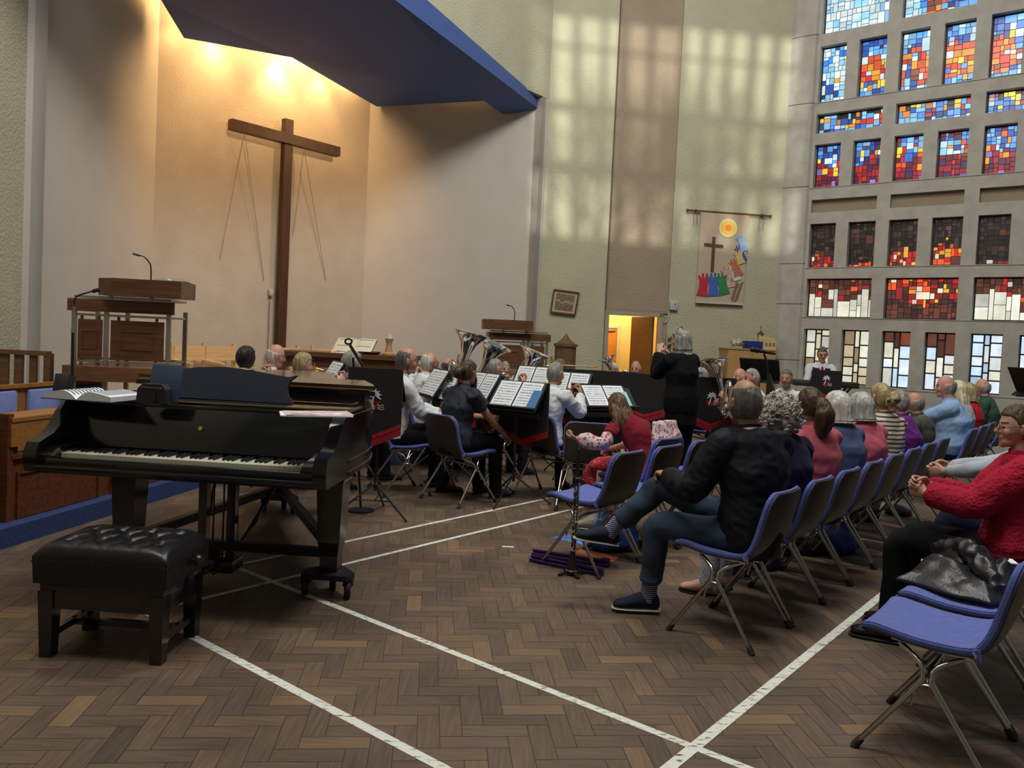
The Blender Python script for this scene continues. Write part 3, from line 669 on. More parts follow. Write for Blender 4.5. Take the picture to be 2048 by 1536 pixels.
# ---------------------------------------------------------------- upholstered stacking chair
def chair_meshes():
    prof = smoothpts([(.235, .425), (.232, .446), (.19, .455), (.05, .437), (-.10, .440), (-.165, .465), (-.205, .53), (-.235, .64), (-.262, .745), (-.275, .79)], 3)
    P = [(p.x, p.y) for p in prof]; N = len(P); K = 12
    def surf(off, inset, shell):
        b = MB(); rows = []
        for i, (y, z) in enumerate(P):
            a = P[max(i-1, 0)]; c = P[min(i+1, N-1)]; ty, tz = c[0]-a[0], c[1]-a[1]; L = math.hypot(ty, tz); ny, nz = -tz/L, ty/L   # points down/back
            if ny > 0 and i > N*.6: ny, nz = -ny, -nz
            if nz > 0 and i < N*.5: ny, nz = -ny, -nz
            s = i/(N-1); hw = .225-.012*s
            if z > .70: hw -= .10*((z-.70)/.09)**3*.55
            if i < 3: hw -= .022*(3-i)/3
            hw -= inset
            r = []
            for j in range(K+1):
                u = j/K*2-1; x = hw*u; bow = .020*(u*u) if s > .55 else .012*u*u
                yy = y+(bow if s > .55 else 0); zz = z+(bow if s <= .55 else 0)
                edge = (1-abs(u)**8)
                r.append((x, yy+ny*off, zz+nz*off))
            rows.append(r)
        return rows
    def slab(top, bot, name, m_):
        b = MB(); n = len(top); w_ = K+1; vs = [p for r in top for p in r]+[p for r in bot for p in r]; o = n*w_; fs = []
        for i in range(n-1):
            for j in range(K):
                fs.append((i*w_+j, i*w_+j+1, (i+1)*w_+j+1, (i+1)*w_+j)); fs.append((o+i*w_+j, o+(i+1)*w_+j, o+(i+1)*w_+j+1, o+i*w_+j+1))
            for j in (0, K): fs.append((i*w_+j, (i+1)*w_+j, o+(i+1)*w_+j, o+i*w_+j))
        for i in (0, n-1):
            for j in range(K): fs.append((i*w_+j, o+i*w_+j, o+i*w_+j+1, i*w_+j+1))
        b.add(vs, fs); me = b.mesh(name, m_, 60)
        return me
    cush = slab(surf(-.012, .0, 0), surf(.016, .004, 0), 'upholstery', m_blue)
    bm = bmesh.new(); bm.from_mesh(cush); bmesh.ops.bevel(bm, geom=[e for e in bm.edges if len(e.link_faces) == 2 and e.calc_face_angle(0) > R(50)], offset=.008, segments=2, affect='EDGES'); bm.to_mesh(cush); bm.free()
    cush.polygons.foreach_set('use_smooth', [True]*len(cush.polygons))
    shell = slab([r for r in surf(.0165, .012, 1)][3:], [r for r in surf(.023, .014, 1)][3:], 'shell', m_shell)
    legs = []
    for s in (-1, 1):
        for f in (1, -1):
            b = MB(); b.tube(smoothpts([(s*.255, f*.225, .012), (s*.232, f*.035, .285), (s*.225, f*.016, .325), (s*.205, f*.03, .368), (s*.165, f*.11, .412)], 4), .0105, n=8); legs.append(b.mesh('leg', m_chrome, 60))
    feet = []
    for s in (-1, 1):
        for f in (1, -1): b = MB(); b.tube([(s*.2575, f*.229, 0), (s*.2525, f*.222, .012), (s*.249, f*.2045, .040)], [.016, .0155, .0135], n=8); feet.append(b.mesh('rubber_foot', m_rubber, 60))
    b = MB()
    for s in (-1, 1):
        b.tube(arc((s*.232, 0, .268), .034, 0, math.pi, 8, Vector((0, 1, 0))), .006, n=6); b.tube([(s*.235, .036, .27), (s*.245, .045, .22)], .006, n=6)
        b.beam((s*.165, -.13, .415), (s*.165, .14, .425), .02, .012)
    for y in (.0, ): b.tube([(-.228, y, .318), (-.15, y, .345), (.15, y, .345), (.228, y, .318)], .0095, n=8)
    b.tube([(-.165, -.10, .408), (.165, -.10, .408)], .008, n=6); b.tube([(-.165, .11, .416), (.165, .11, .416)], .008, n=6)
    return cush, shell, legs, feet, b.mesh('under_frame', m_chrome, 60)
CH = chair_meshes()
def part(name, me, parent):
    o = bpy.data.objects.new(name, me); COL.objects.link(o); o.parent = parent; return o
chair0 = None; chairs = []
def chair(x, y, deg, label, group, z=0.0):                # deg: the direction the sitter faces, 0 = right, 90 = away
    global chair0
    if chair0 is None:
        c = thing('stacking_chair', label, 'chair', (x, y, z), R(deg-90), group)
        part('upholstery', CH[0], c); part('shell', CH[1], c); part('under_frame', CH[4], c)
        for l, f in zip(CH[2], CH[3]): part('rubber_foot', f, part('leg', l, c))
        chair0 = c
    else:
        c = copy_tree(chair0); c.location = (x, y, z); c.rotation_euler.z = R(deg-90); tag(c, label, 'chair', group)
    chairs.append(c); return c
AUD = 140.85

# ---------------------------------------------------------------- choir stalls on the dais at the left
sd = (e1-e0).normalized(); sn = Vector((-sd.y, sd.x, 0))
def st(s, d, z): return e0+sd*s+sn*d+UZ*z
def stall(s0, s1, label):
    c = st((s0+s1)/2, .2, .13); t = thing('choir_stall_front', label, 'pew', c)
    L = lambda s, d, z: st(s, d, z)-c
    b = MB(); b.beam(L(s0, .14, .27), L(s1, .14, .27), .04, .54)
    n = max(1, round((s1-s0)/.75)); w_ = (s1-s0)/n
    for i in range(n):
        for a, e, f in ((.06, w_-.06, .12), (.06, w_-.06, .44)): b.beam(L(s0+i*w_+a, .115, f), L(s0+i*w_+e, .115, f), .014, .02)
        for a in (.07, w_-.07): b.beam(L(s0+i*w_+a, .115, .12), L(s0+i*w_+a, .115, .44), .014, .02, up=sn)
    b.beam(L(s0, .13, .555), L(s1, .13, .555), .07, .03); b.obj('front_panel', m_red, t, smooth=0)
    b = MB(); b.beam(L(s0-.02, .10, .72), L(s1+.02, .10, .72), .028, .19); b.beam(L(s0-.02, .22, .80), L(s1+.02, .22, .80), .28, .025); b.obj('book_ledge', m_oak, t, smooth=0)
    for s in (s0+.04, (s0+s1)/2, s1-.04):
        b = MB(); b.beam(L(s, .14, .56), L(s, .14, .64), .05, .05, up=sn); b.obj('support_block', m_red, t, smooth=0)
    for s in (s0-.012, s1+.012):
        b = MB(); b.beam(L(s, .10, .42), L(s, .40, .42), .045, .84); b.obj('end_post', m_red, t, smooth=0)
stall(-.6, 2.42, 'reddish choir stall front with orange wood ledge at the left edge of the photo')
stall(2.62, 4.45, 'reddish choir stall front with orange wood ledge, standing behind the piano legs')
def pew(s0, s1, label):
    c = st((s0+s1)/2, 1.0, .13); t = thing('choir_pew', label, 'pew', c); L = lambda s, d, z: st(s, d, z)-c
    b = MB(); b.beam(L(s0, .95, .22), L(s1, .95, .22), .05, .44); b.beam(L(s0, 1.0, .46), L(s1, 1.0, .46), .45, .04); b.beam(L(s0, 1.22, .45), L(s1, 1.22, .45), .03, .90); b.beam(L(s0, 1.205, .895), L(s1, 1.205, .895), .06, .03); b.obj('frame', m_oak, t, smooth=0)
    n = round((s1-s0)/.52); w_ = (s1-s0)/n
    for i in range(n):
        b = MB(); b.box(L(s0+(i+.5)*w_, 1.185, .65), (.40, .05, .42), rz=math.atan2(sd.y, sd.x), bev=.018); b.obj('back_cushion', m_bluepew, t)
pew(.2, 4.95, 'long oak choir pew with pale blue padded back panels behind the stall fronts')
m_rail = wood('mid_brown_wood', (.13, .060, .024), (.21, .105, .042), .5)
c = gy(20, 745, 7.15); t = thing('slatted_rail', 'brown upright slatted wooden rail at the far left wall', 'railing', (c.x, c.y, .13))
b = MB(); hw = .5
b.box((-.2, 0, 1.02), (1.1, .07, .04)); b.box((-.2, 0, .12), (1.1, .05, .06))
b.obj('rail', m_rail, t, smooth=0)
for i in range(8):
    b = MB(); b.box((-.70+i*.13, 0, .57), (.075 if i < 7 else .06, .03, .86)); b.obj('slat', m_rail, t, smooth=0)
b = MB(); b.box((.345, 0, .51), (.06, .06, 1.02)); b.obj('post', m_rail, t, smooth=0)

# ---------------------------------------------------------------- pulpit-like lecterns of wood panels in a steel frame
def gooseneck(pts, r, head):
    b = MB(); b.tube(smoothpts(pts, 5), r, n=6); p, q = Vector(pts[-2]), Vector(pts[-1]); d = (q-p).normalized(); b.tube([q-d*.01, q+d*.05], head, n=8); return b
def lectern(label, loc, deg, mirror, lo, W_=.80):
    t = thing('lectern', label, 'lectern', loc, R(deg)); m_ = -1 if mirror else 1
    D = .56; H0 = 1.45-lo
    fr = MB()
    for x in (-W_/2, -.13*m_, W_/2):
        for y in (-D/2, D/2):
            fr.beam((x, y, 0), (x, y, H0), .036, .036, up=Vector((0, 1, 0)))
    for z in (.97-lo, 1.385-lo, 1.545-lo):
        for y in (-D/2, D/2): fr.beam((-W_/2, y, z), (W_/2, y, z), .02, .02)
        for x in (-W_/2, W_/2): fr.beam((x, -D/2, z), (x, D/2, z), .02, .02)
    for x in (-.1*m_, .25*m_): fr.beam((x, -D/2, 1.42-lo), (x, -D/2, 1.57-lo), .03, .03, up=Vector((0, 1, 0)))
    fr.obj('steel_frame', m_steel, t, smooth=0)
    def panel(a, b_, z0, z1):
        p = MB(); a = Vector(a); b_ = Vector(b_); zc = (z0+z1)/2
        p.beam(a+UZ*zc, b_+UZ*zc, .025, z1-z0); d = (b_-a); i0, i1 = a+d*.2, a+d*.8; nn = Vector((d.y, -d.x, 0)).normalized()*.014
        for z in (z0+.10, z1-.10): p.beam(i0+nn+UZ*z, i1+nn+UZ*z, .008, .010)
        for e in (i0, i1): p.beam(e+nn+UZ*(z0+.10), e+nn+UZ*(z1-.10), .010, .008, up=Vector((0, 1, 0)))
        for e in (a+d*.14, a+d*.86):
            for z in (z0-.02, z1+.02): p.beam(e+UZ*(z-.03), e+UZ*(z+.03), .022, .018, up=Vector((0, 1, 0)))
        p.obj('panel', m_walnut, t, smooth=0)
    xs = sorted((-.13*m_, W_/2*m_)); xn = sorted((-.13*m_, -W_/2*m_))
    panel((xs[0]+.04, -D/2, 0), (xs[1]-.04, -D/2, 0), .985-lo, 1.345-lo)
    panel((xn[0]+.035, -D/2, 0), (xn[1]-.035, -D/2, 0), .985-lo, 1.345-lo)
    b = MB(); b.beam((-W_/2-.05, -D/2-.02, 1.47-lo), (W_/2+.05, -D/2-.02, 1.47-lo), .03, .11); b.beam((-W_/2-.035, -D/2-.02, 1.47-lo), (-W_/2-.035, D/2, 1.47-lo), .03, .11); b.obj('rail_board', m_walnut, t, smooth=0)
    b = MB(); x0 = .18*m_
    b.prism([(x0-.38, -.30), (x0-.22, -.44), (x0+.36, -.44), (x0+.36, .06), (x0-.38, .06)], 1.565-lo, 1.715-lo); b.obj('reading_desk', m_walnut, t, smooth=0)
    b = MB(); b.prism([(-W_/2-.07, -.34), (-.18, -.42), (W_/2+.02, -.42), (W_/2+.02, .3), (-W_/2-.07, .3)], .80-lo, .93-lo); b.obj('lower_shelf', wood('brown_step', (.15, .066, .028), (.22, .10, .045), .4), t, smooth=0)
    xm = x0+.08; zt = 1.715-lo
    b = gooseneck([(xm, -.36, zt), (xm, -.37, zt+.10), (xm-.01, -.38, zt+.15), (xm-.05, -.40, zt+.20), (xm-.09, -.42, zt+.21)], .006, .009); b.obj('microphone', m_blackm, t)
    return t, x0
q = gy(262, 740, 7.45); lectern('large wood and steel lectern on the left with a gooseneck microphone', (q.x, q.y, .13), 8, False, 0)
q = gy(1032, 740, 12.3); lectern('smaller looking wood and steel lectern at the right of the alcove, behind the tubas', (q.x, q.y, .30), 6, True, .28, .84)
q = gy(345, 566, 7.3); open_book('reading_book', 'open book on the left lectern desk top', 'book', (q.x, q.y, 1.847), R(10), .13, .2, .03, lines=4, m=mat('cream_page', (.66, .62, .48), .8, var=.06))
# ---------------------------------------------------------------- altar table, book stand, candle, chairs behind
q = gy(700, 706, 10.3)
t = thing('altar_table', 'long dark brown altar table below the cross', 'table', (q.x, q.y, .30), R(-4))
ht = q.z-.30; b = MB(); b.box((0, 0, ht-.03), (1.75, .62, .06)); b.obj('tabletop', m_walnut, t, smooth=0)
b = MB(); b.box((0, 0, ht-.13), (1.6, .5, .12)); b.obj('apron', m_walnut, t, smooth=0)
for x in (-.76, .76):
    for y in (-.22, .22): b = MB(); b.box((x, y, (ht-.06)/2), (.07, .07, ht-.06)); b.obj('leg', m_walnut, t, smooth=0)
az_ = q.z
q = gy(712, 690, 10.25)
t = thing('book_stand', 'small dark wooden book rest on the altar table', 'stand', (q.x, q.y, az_), R(-4))
b = MB(); b.box((0, 0, .015), (.42, .22, .03)); b.box((0, .05, .075), (.36, .02, .14), M=Matrix.Rotation(R(-30), 3, 'X')); b.obj('rest', m_walnut, t)
t = open_book('open_bible', 'large open cream book displayed on the altar book rest', 'book', (q.x-.02, q.y-.02, az_+.075), R(-10), .26, .32, .03, tiltx=R(38), lines=3, m=mat('cream_page', (.66, .62, .48), .8, var=.06))
q = gy(778, 690, 10.2)
t = thing('candle_holder', 'turned golden wooden candle holder with white candle on the altar', 'candle', (q.x, q.y, az_))
b = MB(); b.lathe([(.075, 0), (.075, .02), (.05, .04), (.04, .10), (.035, .14), (.05, .19), (.055, .21), (.0, .215)]); b.obj('holder', m_tan, t, smooth=40)
b = MB(); b.lathe([(.035, .21), (.035, .26), (.0, .262)]); b.obj('candle', m_white, t, smooth=40)
q = gy(740, 702, 10.15)
t = thing('offering_tray', 'flat dark wooden tray on the altar beside the candle', 'tray', (q.x, q.y, az_)); b = MB(); b.lathe([(.10, 0), (.15, .03), (.145, .035), (.1, .01), (.0, .01)]); b.obj('tray', m_walnut, t, smooth=40)
sc0 = None; pos = ((396, 'pale beech armchair nearest the left lectern, against the alcove wall'), (458, 'second pale beech armchair from the left lectern, against the alcove wall'), (590, 'pale beech armchair right of the cross, half hidden by the altar'), (668, 'pale beech armchair behind the open book on the altar'), (846, 'pale beech armchair behind the largest tuba bell'), (912, 'pale beech armchair at the right end of the row, behind the tuba players'))
for px, lab in pos:
    p0_ = gv(px, 700, al(0, 1.45), DT)
    if sc0 is None:
        sc0 = thing('sanctuary_chair', lab, 'chair', (p0_.x, p0_.y, .30), R(51), 'chairs against the alcove wall'); d = sc0
        b = MB(); b.box((0, -.02, .44), (.43, .48, .05), bev=.015); b.obj('seat', mat('cream_seat', (.60, .47, .30), .85), d)
        b = MB(); b.prism([(-.22, .66), (.22, .66), (.22, .86), (-.22, .86)], -.24, -.215, M=Matrix(((1, 0, 0), (0, 0, -1), (0, 1, 0)))); b.obj('back_panel', m_beech, d)
        for x in (-.23, .23):
            b = MB(); b.beam((x, .24, 0), (x, .26, .90), .035, .05); b.beam((x, -.24, 0), (x, -.24, .62), .035, .04, up=Vector((0, 1, 0))); b.beam((x, -.27, .63), (x, .25, .66), .045, .03); b.obj('side_frame', m_beech, d)
    else:
        d = copy_tree(sc0); d.location = (p0_.x, p0_.y, .30); tag(d, lab, 'chair', 'chairs against the alcove wall')
# standing microphone beside the left lectern, monitor box on the floor
q = gy(146, 775, 6.7); f = Vector((q.x, q.y, .13)); k = lambda px, py: gy(px, py, 6.7)-f
t = thing('microphone_stand', 'tall floor microphone stand left of the left lectern', 'stand', f)
b = MB(); b.lathe([(.14, 0), (.14, .015), (.02, .035), (.001, .035)]); b.obj('base', m_blackm, t, smooth=40)
b = MB(); b.tube([(0, 0, .02), k(146, 660)], .012); b.obj('pole', m_blackm, t); b = MB(); b.tube([k(146, 660)-UZ*.06, k(148, 612)], .008); b.lathe([(.016, -.02), (.016, .02)], k(146, 661)); b.obj('upper_pole', m_steel, t)
b = gooseneck([k(148, 612), k(149, 600), k(155, 592), k(172, 586), k(188, 582)], .007, .016); b.obj('microphone', m_blackm, t)
q = gy(128, 775, 6.5); b = MB(); b.box((0, 0, .09), (.11, .12, .15), M=Matrix.Rotation(R(-14), 3, 'X'), bev=.01)
t = thing('stage_monitor', 'small black loudspeaker box tilted on the pew ledge behind the music book', 'speaker', (q.x, q.y, .0)); o = b.obj('cabinet', m_blackp, t); t.location = (q.x, q.y, max(.13, q.z-.06))

# ---------------------------------------------------------------- things on the front wall
def fwp(px, py, d=0.0): return gv(px, py, P1-BACK*d, DW)
t = thing('wall_banner', 'fabric church banner with sun, brown cross and coloured hands hanging on the cream wall', 'banner', fwp(1445, 425, .05), math.atan2(DW.y, DW.x))
o0 = fwp(1445, 425, .05); LZ = lambda px, py: ((fwp(px, py, .05)-o0).dot(DW), (fwp(px, py, .05)-o0).z)
pts = [LZ(1402, 424), LZ(1498, 430), LZ(1486, 609), LZ(1391, 604)]
Mxz = Matrix(((1, 0, 0), (0, 0, -1), (0, 1, 0)))
def flat(outline, d0, d1, m_, nm, par, label=None):
    b = MB(); b.prism(outline, d0, d1, M=Mxz); return b.obj(nm, m_, par, smooth=0, label=label)
cl = flat(pts, -.006, 0, mat('banner_linen', (.46, .37, .27), .95, bump=.3, bs=200), 'cloth', t)
b = MB(); x0, z0 = LZ(1375, 420); x1, z1 = LZ(1541, 432); b.tube([(x0, -.0, z0), (x1, 0, z1)], .016, n=8)
for x, z in ((x0, z0), (x1, z1)): b.ball((x, 0, z), .028, n=8)
for u in (.1, .9): b.box((x0+(x1-x0)*u, .02, z0+(z1-z0)*u), (.02, .06, .05))
b.obj('rod', m_walnut, t, smooth=40)
b = MB()
for u in (.075, .115, .88, .93):
    x, z = x0+(x1-x0)*u, z0+(z1-z0)*u; b.tube([(x+.0, .01, z), (x+(.02 if int(u*1000) % 2 else -.02), .01, z-.25)], .004, n=5)
b.obj('hanging_cords', m_walnut, t)
b = MB(); b.beam((pts[3][0], -.012, pts[3][1]), (pts[2][0], -.012, pts[2][1]), .02, .03); b.obj('bottom_bar', m_smooth, t, smooth=0)
cxs, czs = LZ(1456, 456); ring = lambda r, n=24: [(cxs+r*math.cos(2*math.pi*i/n), czs+r*math.sin(2*math.pi*i/n)) for i in range(n)]
sun = flat(ring(.168), .002, .010, mat('sun_pale', (.75, .66, .30), .9), 'sun_disc', t)
flat([(cxs+(.145 if i % 2 else .12)*math.cos(2*math.pi*i/48), czs+(.145 if i % 2 else .12)*math.sin(2*math.pi*i/48)) for i in range(48)], .010, .014, mat('sun_yellow', (.80, .50, .10), .9), 'sun_rays', sun)
flat([(cxs+(.075 if i % 2 else .045)*math.cos(2*math.pi*i/32), czs+(.075 if i % 2 else .045)*math.sin(2*math.pi*i/32)) for i in range(32)], .014, .018, mat('sun_orange', (.80, .22, .02), .9), 'sun_heart', sun)
a, c = LZ(1428, 474), LZ(1424, 544); e, g = LZ(1408, 489), LZ(1446, 493); mb = mat('banner_brown', (.10, .05, .02), .9); w2 = .03
cr = flat([(a[0]-w2, a[1]), (a[0]+w2, a[1]), (c[0]+w2, c[1]), (c[0]-w2, c[1])], .002, .010, mb, 'banner_cross', t)
flat([(e[0], e[1]-.028), (g[0], g[1]-.028), (g[0], g[1]+.028), (e[0], e[1]+.028)], .006, .012, mb, 'cross_arm', cr)
def hand_shape(base, top, w_, kind):                      # appliqué hand raised from base to top, spread fingers
    bx_, bz = base; tx, tz = top; d = Vector((tx-bx_, tz-bz)); L = d.length; d.normalize(); n = Vector((d.y, -d.x))
    prof = [(-.55, 0), (-.40, .35), (-.42, .62), (-.62, .84), (-.50, .88), (-.30, .74), (-.26, .97), (-.12, .99), (-.06, .78), (.06, .80), (.14, 1.0), (.28, .97), (.22, .76), (.50, .86), (.60, .80), (.42, .60), (.40, .35), (.55, 0)]
    return [(bx_+d.x*L*v+n.x*w_*u, bz+d.y*L*v+n.y*w_*u) for u, v in prof][::-1]
for (b0, b1, w_, colr, nm) in (((1404, 592), (1410, 546), .20, (.42, .03, .045), 'red'), ((1427, 592), (1426, 545), .20, (.05, .11, .42), 'blue'), ((1449, 589), (1440, 545), .19, (.03, .19, .06), 'green'), ((1460, 575), (1452, 532), .20, (.52, .30, .27), 'pink'), ((1471, 562), (1461, 526), .20, (.55, .55, .42), 'pale'), ((1477, 552), (1464, 518), .17, (.42, .14, .07), 'brown'), ((1482, 528), (1474, 500), .15, (.62, .45, .15), 'yellow'), ((1487, 523), (1475, 490), .14, (.06, .07, .36), 'navy'), ((1488, 502), (1480, 470), .15, (.25, .38, .60), 'light blue')):
    flat(hand_shape(LZ(*b0), LZ(*b1), w_, 0), .003, .012+.001*len(nm), mat('applique_'+nm.replace(' ', '_'), colr, .95, var=.15, vs=14), 'hand_applique', t, nm+' raised hand shape')
b = MB(); s0_ = LZ(1468, 604); s1_ = LZ(1480, 567)
for k in range(8):
    u = k/8; x = s0_[0]+(s1_[0]-s0_[0])*u; z = s0_[1]+(s1_[1]-s0_[1])*u
    for s in (-1, 1): b.add([(x, -.008, z), (x+s*.05, -.010, z+.03), (x+s*.075, -.010, z+.085), (x+s*.025, -.010, z+.05), (x, -.004, z), (x+s*.05, -.004, z+.03), (x+s*.075, -.004, z+.085), (x+s*.025, -.004, z+.05)], [(0, 1, 2, 3), (7, 6, 5, 4), (0, 4, 5, 1), (1, 5, 6, 2), (2, 6, 7, 3), (3, 7, 4, 0)])
b.obj('wheat_applique', mat('applique_straw', (.17, .12, .06), .9), t, smooth=0)
# tilted framed print
p4 = [fwp(*p, .03) for p in ((1108, 579), (1158, 586), (1150, 630), (1101, 624))]; c = sum(p4, Vector())/4
t = thing('framed_picture', 'crooked brown framed sepia group print on the cream wall', 'picture', c)
L4 = [((p-c).dot(DW), (p-c).z) for p in p4]; t.rotation_euler.z = math.atan2(DW.y, DW.x)
flat(L4, -.02, .0, m_blackm, 'backing', t)
b = MB()
for i in range(4): a, e = L4[i], L4[(i+1) % 4]; b.beam((a[0], -.012, a[1]), (e[0], -.012, e[1]), .03, .022)
b.obj('frame', m_walnut, t, smooth=0)
sc_ = lambda k: [(x*k, z*k) for x, z in L4]
mt = flat(sc_(.92), .001, .003, mat('mount_board', (.42, .34, .22), .8), 'mount', t); flat(sc_(.74), .004, .006, mat('sepia_print', (.16, .12, .075), .7, var=.5, vs=22), 'print', t)
b = MB(); rr = random.Random(2)
for i in range(9): x = -.14+.035*i; b.ball((x, -.008, .0+rr.uniform(-.02, .02)-x*.13), (.014, .002, .022), n=8)
b.obj('printed_figures', mat('sepia_light', (.40, .32, .22), .8), mt)
c = fwp(1347, 611, .03); t = thing('wall_box', 'grey plastic control box on the wall right of the doorway', 'box', c, math.atan2(DW.y, DW.x))
b = MB(); b.box((0, 0, 0), (.15, .07, .17), bev=.01); b.obj('casing', mat('grey_plastic', (.40, .42, .44), .5), t); b = MB(); b.lathe([(.012, 0), (.012, .006), (0, .006)], (.02, -.036, .02), axis=(0, -1, 0), n=10); b.obj('lens', m_blackm, t)
b = MB(); b.tube(smoothpts([(-.05, .01, -.08), (-.06, .01, -.2), (-.12, .01, -.30), (-.2, .01, -.30), (-.21, .02, -.28)], 4), .006, n=5); b.obj('cable', m_steel, t)
# alms-box shaped wooden font cover on a stand
q = gy(1131, 700, 11.8); t = thing('font_cover', 'small wooden shrine box with pointed roof on a post beside the right lectern', 'box', (q.x, q.y, .13), R(8))
zb = gy(1131, 737, 11.8).z-.13; zt = gy(1131, 689, 11.8).z-.13; zp = gy(1131, 666, 11.8).z-.13
b = MB(); b.prism([(.16*math.cos(math.pi*i/4+.39), .16*math.sin(math.pi*i/4+.39)) for i in range(8)], zb, zt); b.prism([(.18*math.cos(math.pi*i/4+.39), .18*math.sin(math.pi*i/4+.39)) for i in range(8)], zt-.03, zt+.01); b.obj('box_body', wood('dark_oak', (.10, .055, .02), (.15, .085, .035), .5), t, smooth=0)
b = MB(); b.lathe([(.16, zt), (.10, zt+.05), (.05, zt+(zp-zt)*.55), (.02, zt+(zp-zt)*.85), (.0, zp)], n=8); b.obj('roof', m_walnut, t, smooth=0)
b = MB(); b.box((0, 0, zb/2), (.12, .12, zb)); b.box((0, 0, .03), (.34, .34, .06)); b.obj('post', m_walnut, t, smooth=0)
# tan cupboard with things on top
def fwd(px, py, d): return gv(px, py, P1-BACK*d, DW)
cA, cB = fwd(1456, 695, .42), fwd(1552, 700, .42); wd = (cB-cA).dot(DW); cc = (cA+cB)/2; hz = cc.z
t = thing('cupboard', 'tall tan wooden cupboard against the cream wall beside the window wall', 'cabinet', (cc.x+BACK.x*.2, cc.y+BACK.y*.2, 0), math.atan2(DW.y, DW.x))
b = MB(); b.box((0, 0, hz/2), (wd, .40, hz)); b.box((0, -.01, hz-.012), (wd+.03, .43, .025)); b.obj('carcass', m_tan, t, smooth=0)
for s in (-1, 1):
    b = MB(); b.box((s*wd/4, -.21, hz/2+.02), (wd/2-.015, .02, hz-.12)); d = b.obj('door', m_tan, t, smooth=0); b = MB(); b.box((s*.05, -.225, hz*.62), (.02, .02, .08)); b.obj('handle', m_steel, d)
tc_ = lambda px: fwd(px, 690, .30)
c = tc_(1505); t = thing('storage_box', 'dark blue plastic box on top of the tan cupboard', 'box', (c.x, c.y, hz), math.atan2(DW.y, DW.x)); b = MB(); b.box((0, 0, .065), (.28, .24, .13), bev=.01); b.box((0, 0, .128), (.29, .25, .015), bev=.004); b.obj('box', mat('royal_blue_plastic', (.015, .025, .20), .4), t)
c = tc_(1532); t = thing('model_church', 'small cream wooden model church with bell tower on top of the cupboard', 'model', (c.x, c.y, hz), math.atan2(DW.y, DW.x))
mcr = mat('model_cream', (.58, .46, .22), .7); b = MB(); b.box((.03, 0, .09), (.24, .16, .18)); b.prism([(-.10, .18), (.16, .18), (.03, .22)], -.08, .08, M=Mxz); b.obj('nave', mcr, t, smooth=0)
b = MB(); b.box((-.11, 0, .13), (.09, .10, .26)); tw = b.obj('tower', mcr, t, smooth=0); b = MB(); b.lathe([(.085, .26), (.0, .34)], (-.11, 0, 0), n=4); b.beam((-.11, 0, .33), (-.11, 0, .42), .008, .008, up=Vector((0, 1, 0))); b.beam((-.13, 0, .39), (-.09, 0, .39), .008, .008); b.obj('tower_roof', m_walnut, tw, smooth=0)
for i in range(3): b = MB(); b.box((-.03+.07*i, -.083, .09), (.035, .01, .06)); b.obj('model_window', mat('model_brown', (.25, .13, .05), .7), t, smooth=0)
c = tc_(1476); t = thing('plastic_bundle', 'crumpled clear plastic wrapped bundle on the left of the cupboard top', 'bundle', (c.x-.02, c.y, hz)); b = MB()
rr = random.Random(4)
for i in range(9): b.ball((rr.uniform(-.11, .11), rr.uniform(-.08, .08), .07+rr.uniform(0, .05)), (rr.uniform(.05, .08), rr.uniform(.05, .07), rr.uniform(.04, .07)), n=8, M=Matrix.Rotation(rr.uniform(0, 3), 3, 'Y'))
b.obj('wrapping', mat('crumpled_film', (.42, .40, .36), .25, var=.4, vs=18, bump=.8, bs=30), t)
# arched glass fronted box and small shelf seen past the conductor
c = fwd(1420, 745, .15); t = thing('arched_case', 'arch topped display case with glass front standing behind the conductor', 'cabinet', (c.x, c.y, 0), math.atan2(DW.y, DW.x)); zt = fwd(1420, 716, .15).z
ar = [(-.22, 0), (-.22, zt-.12)]+[(.22*math.cos(math.pi-math.pi*i/10), zt-.12+.12*math.sin(math.pi*i/10)) for i in range(11)]+[(.22, 0)]
flat(ar[::-1], 0, .06, mat('case_brown', (.16, .11, .06), .6), 'case', t); flat([(x*.88, z*.97) for x, z in ar][::-1], .062, .068, mat('dim_glass', (.10, .085, .06), .08), 'glass_front', t)
c = fwd(1343, 690, .08); t = thing('wall_shelf', 'small white framed wooden rack on the wall behind the conductor', 'shelf', (c.x, c.y, c.z), math.atan2(DW.y, DW.x)); b = MB()
for x in (-.10, .0, .10): b.box((x, 0, 0), (.018, .08, .34))
for z in (-.16, .03, .16): b.box((0, 0, z), (.22, .08, .018))
b.obj('rack', wood('worn_white_wood', (.42, .36, .26), (.5, .44, .33), .6), t, smooth=0)
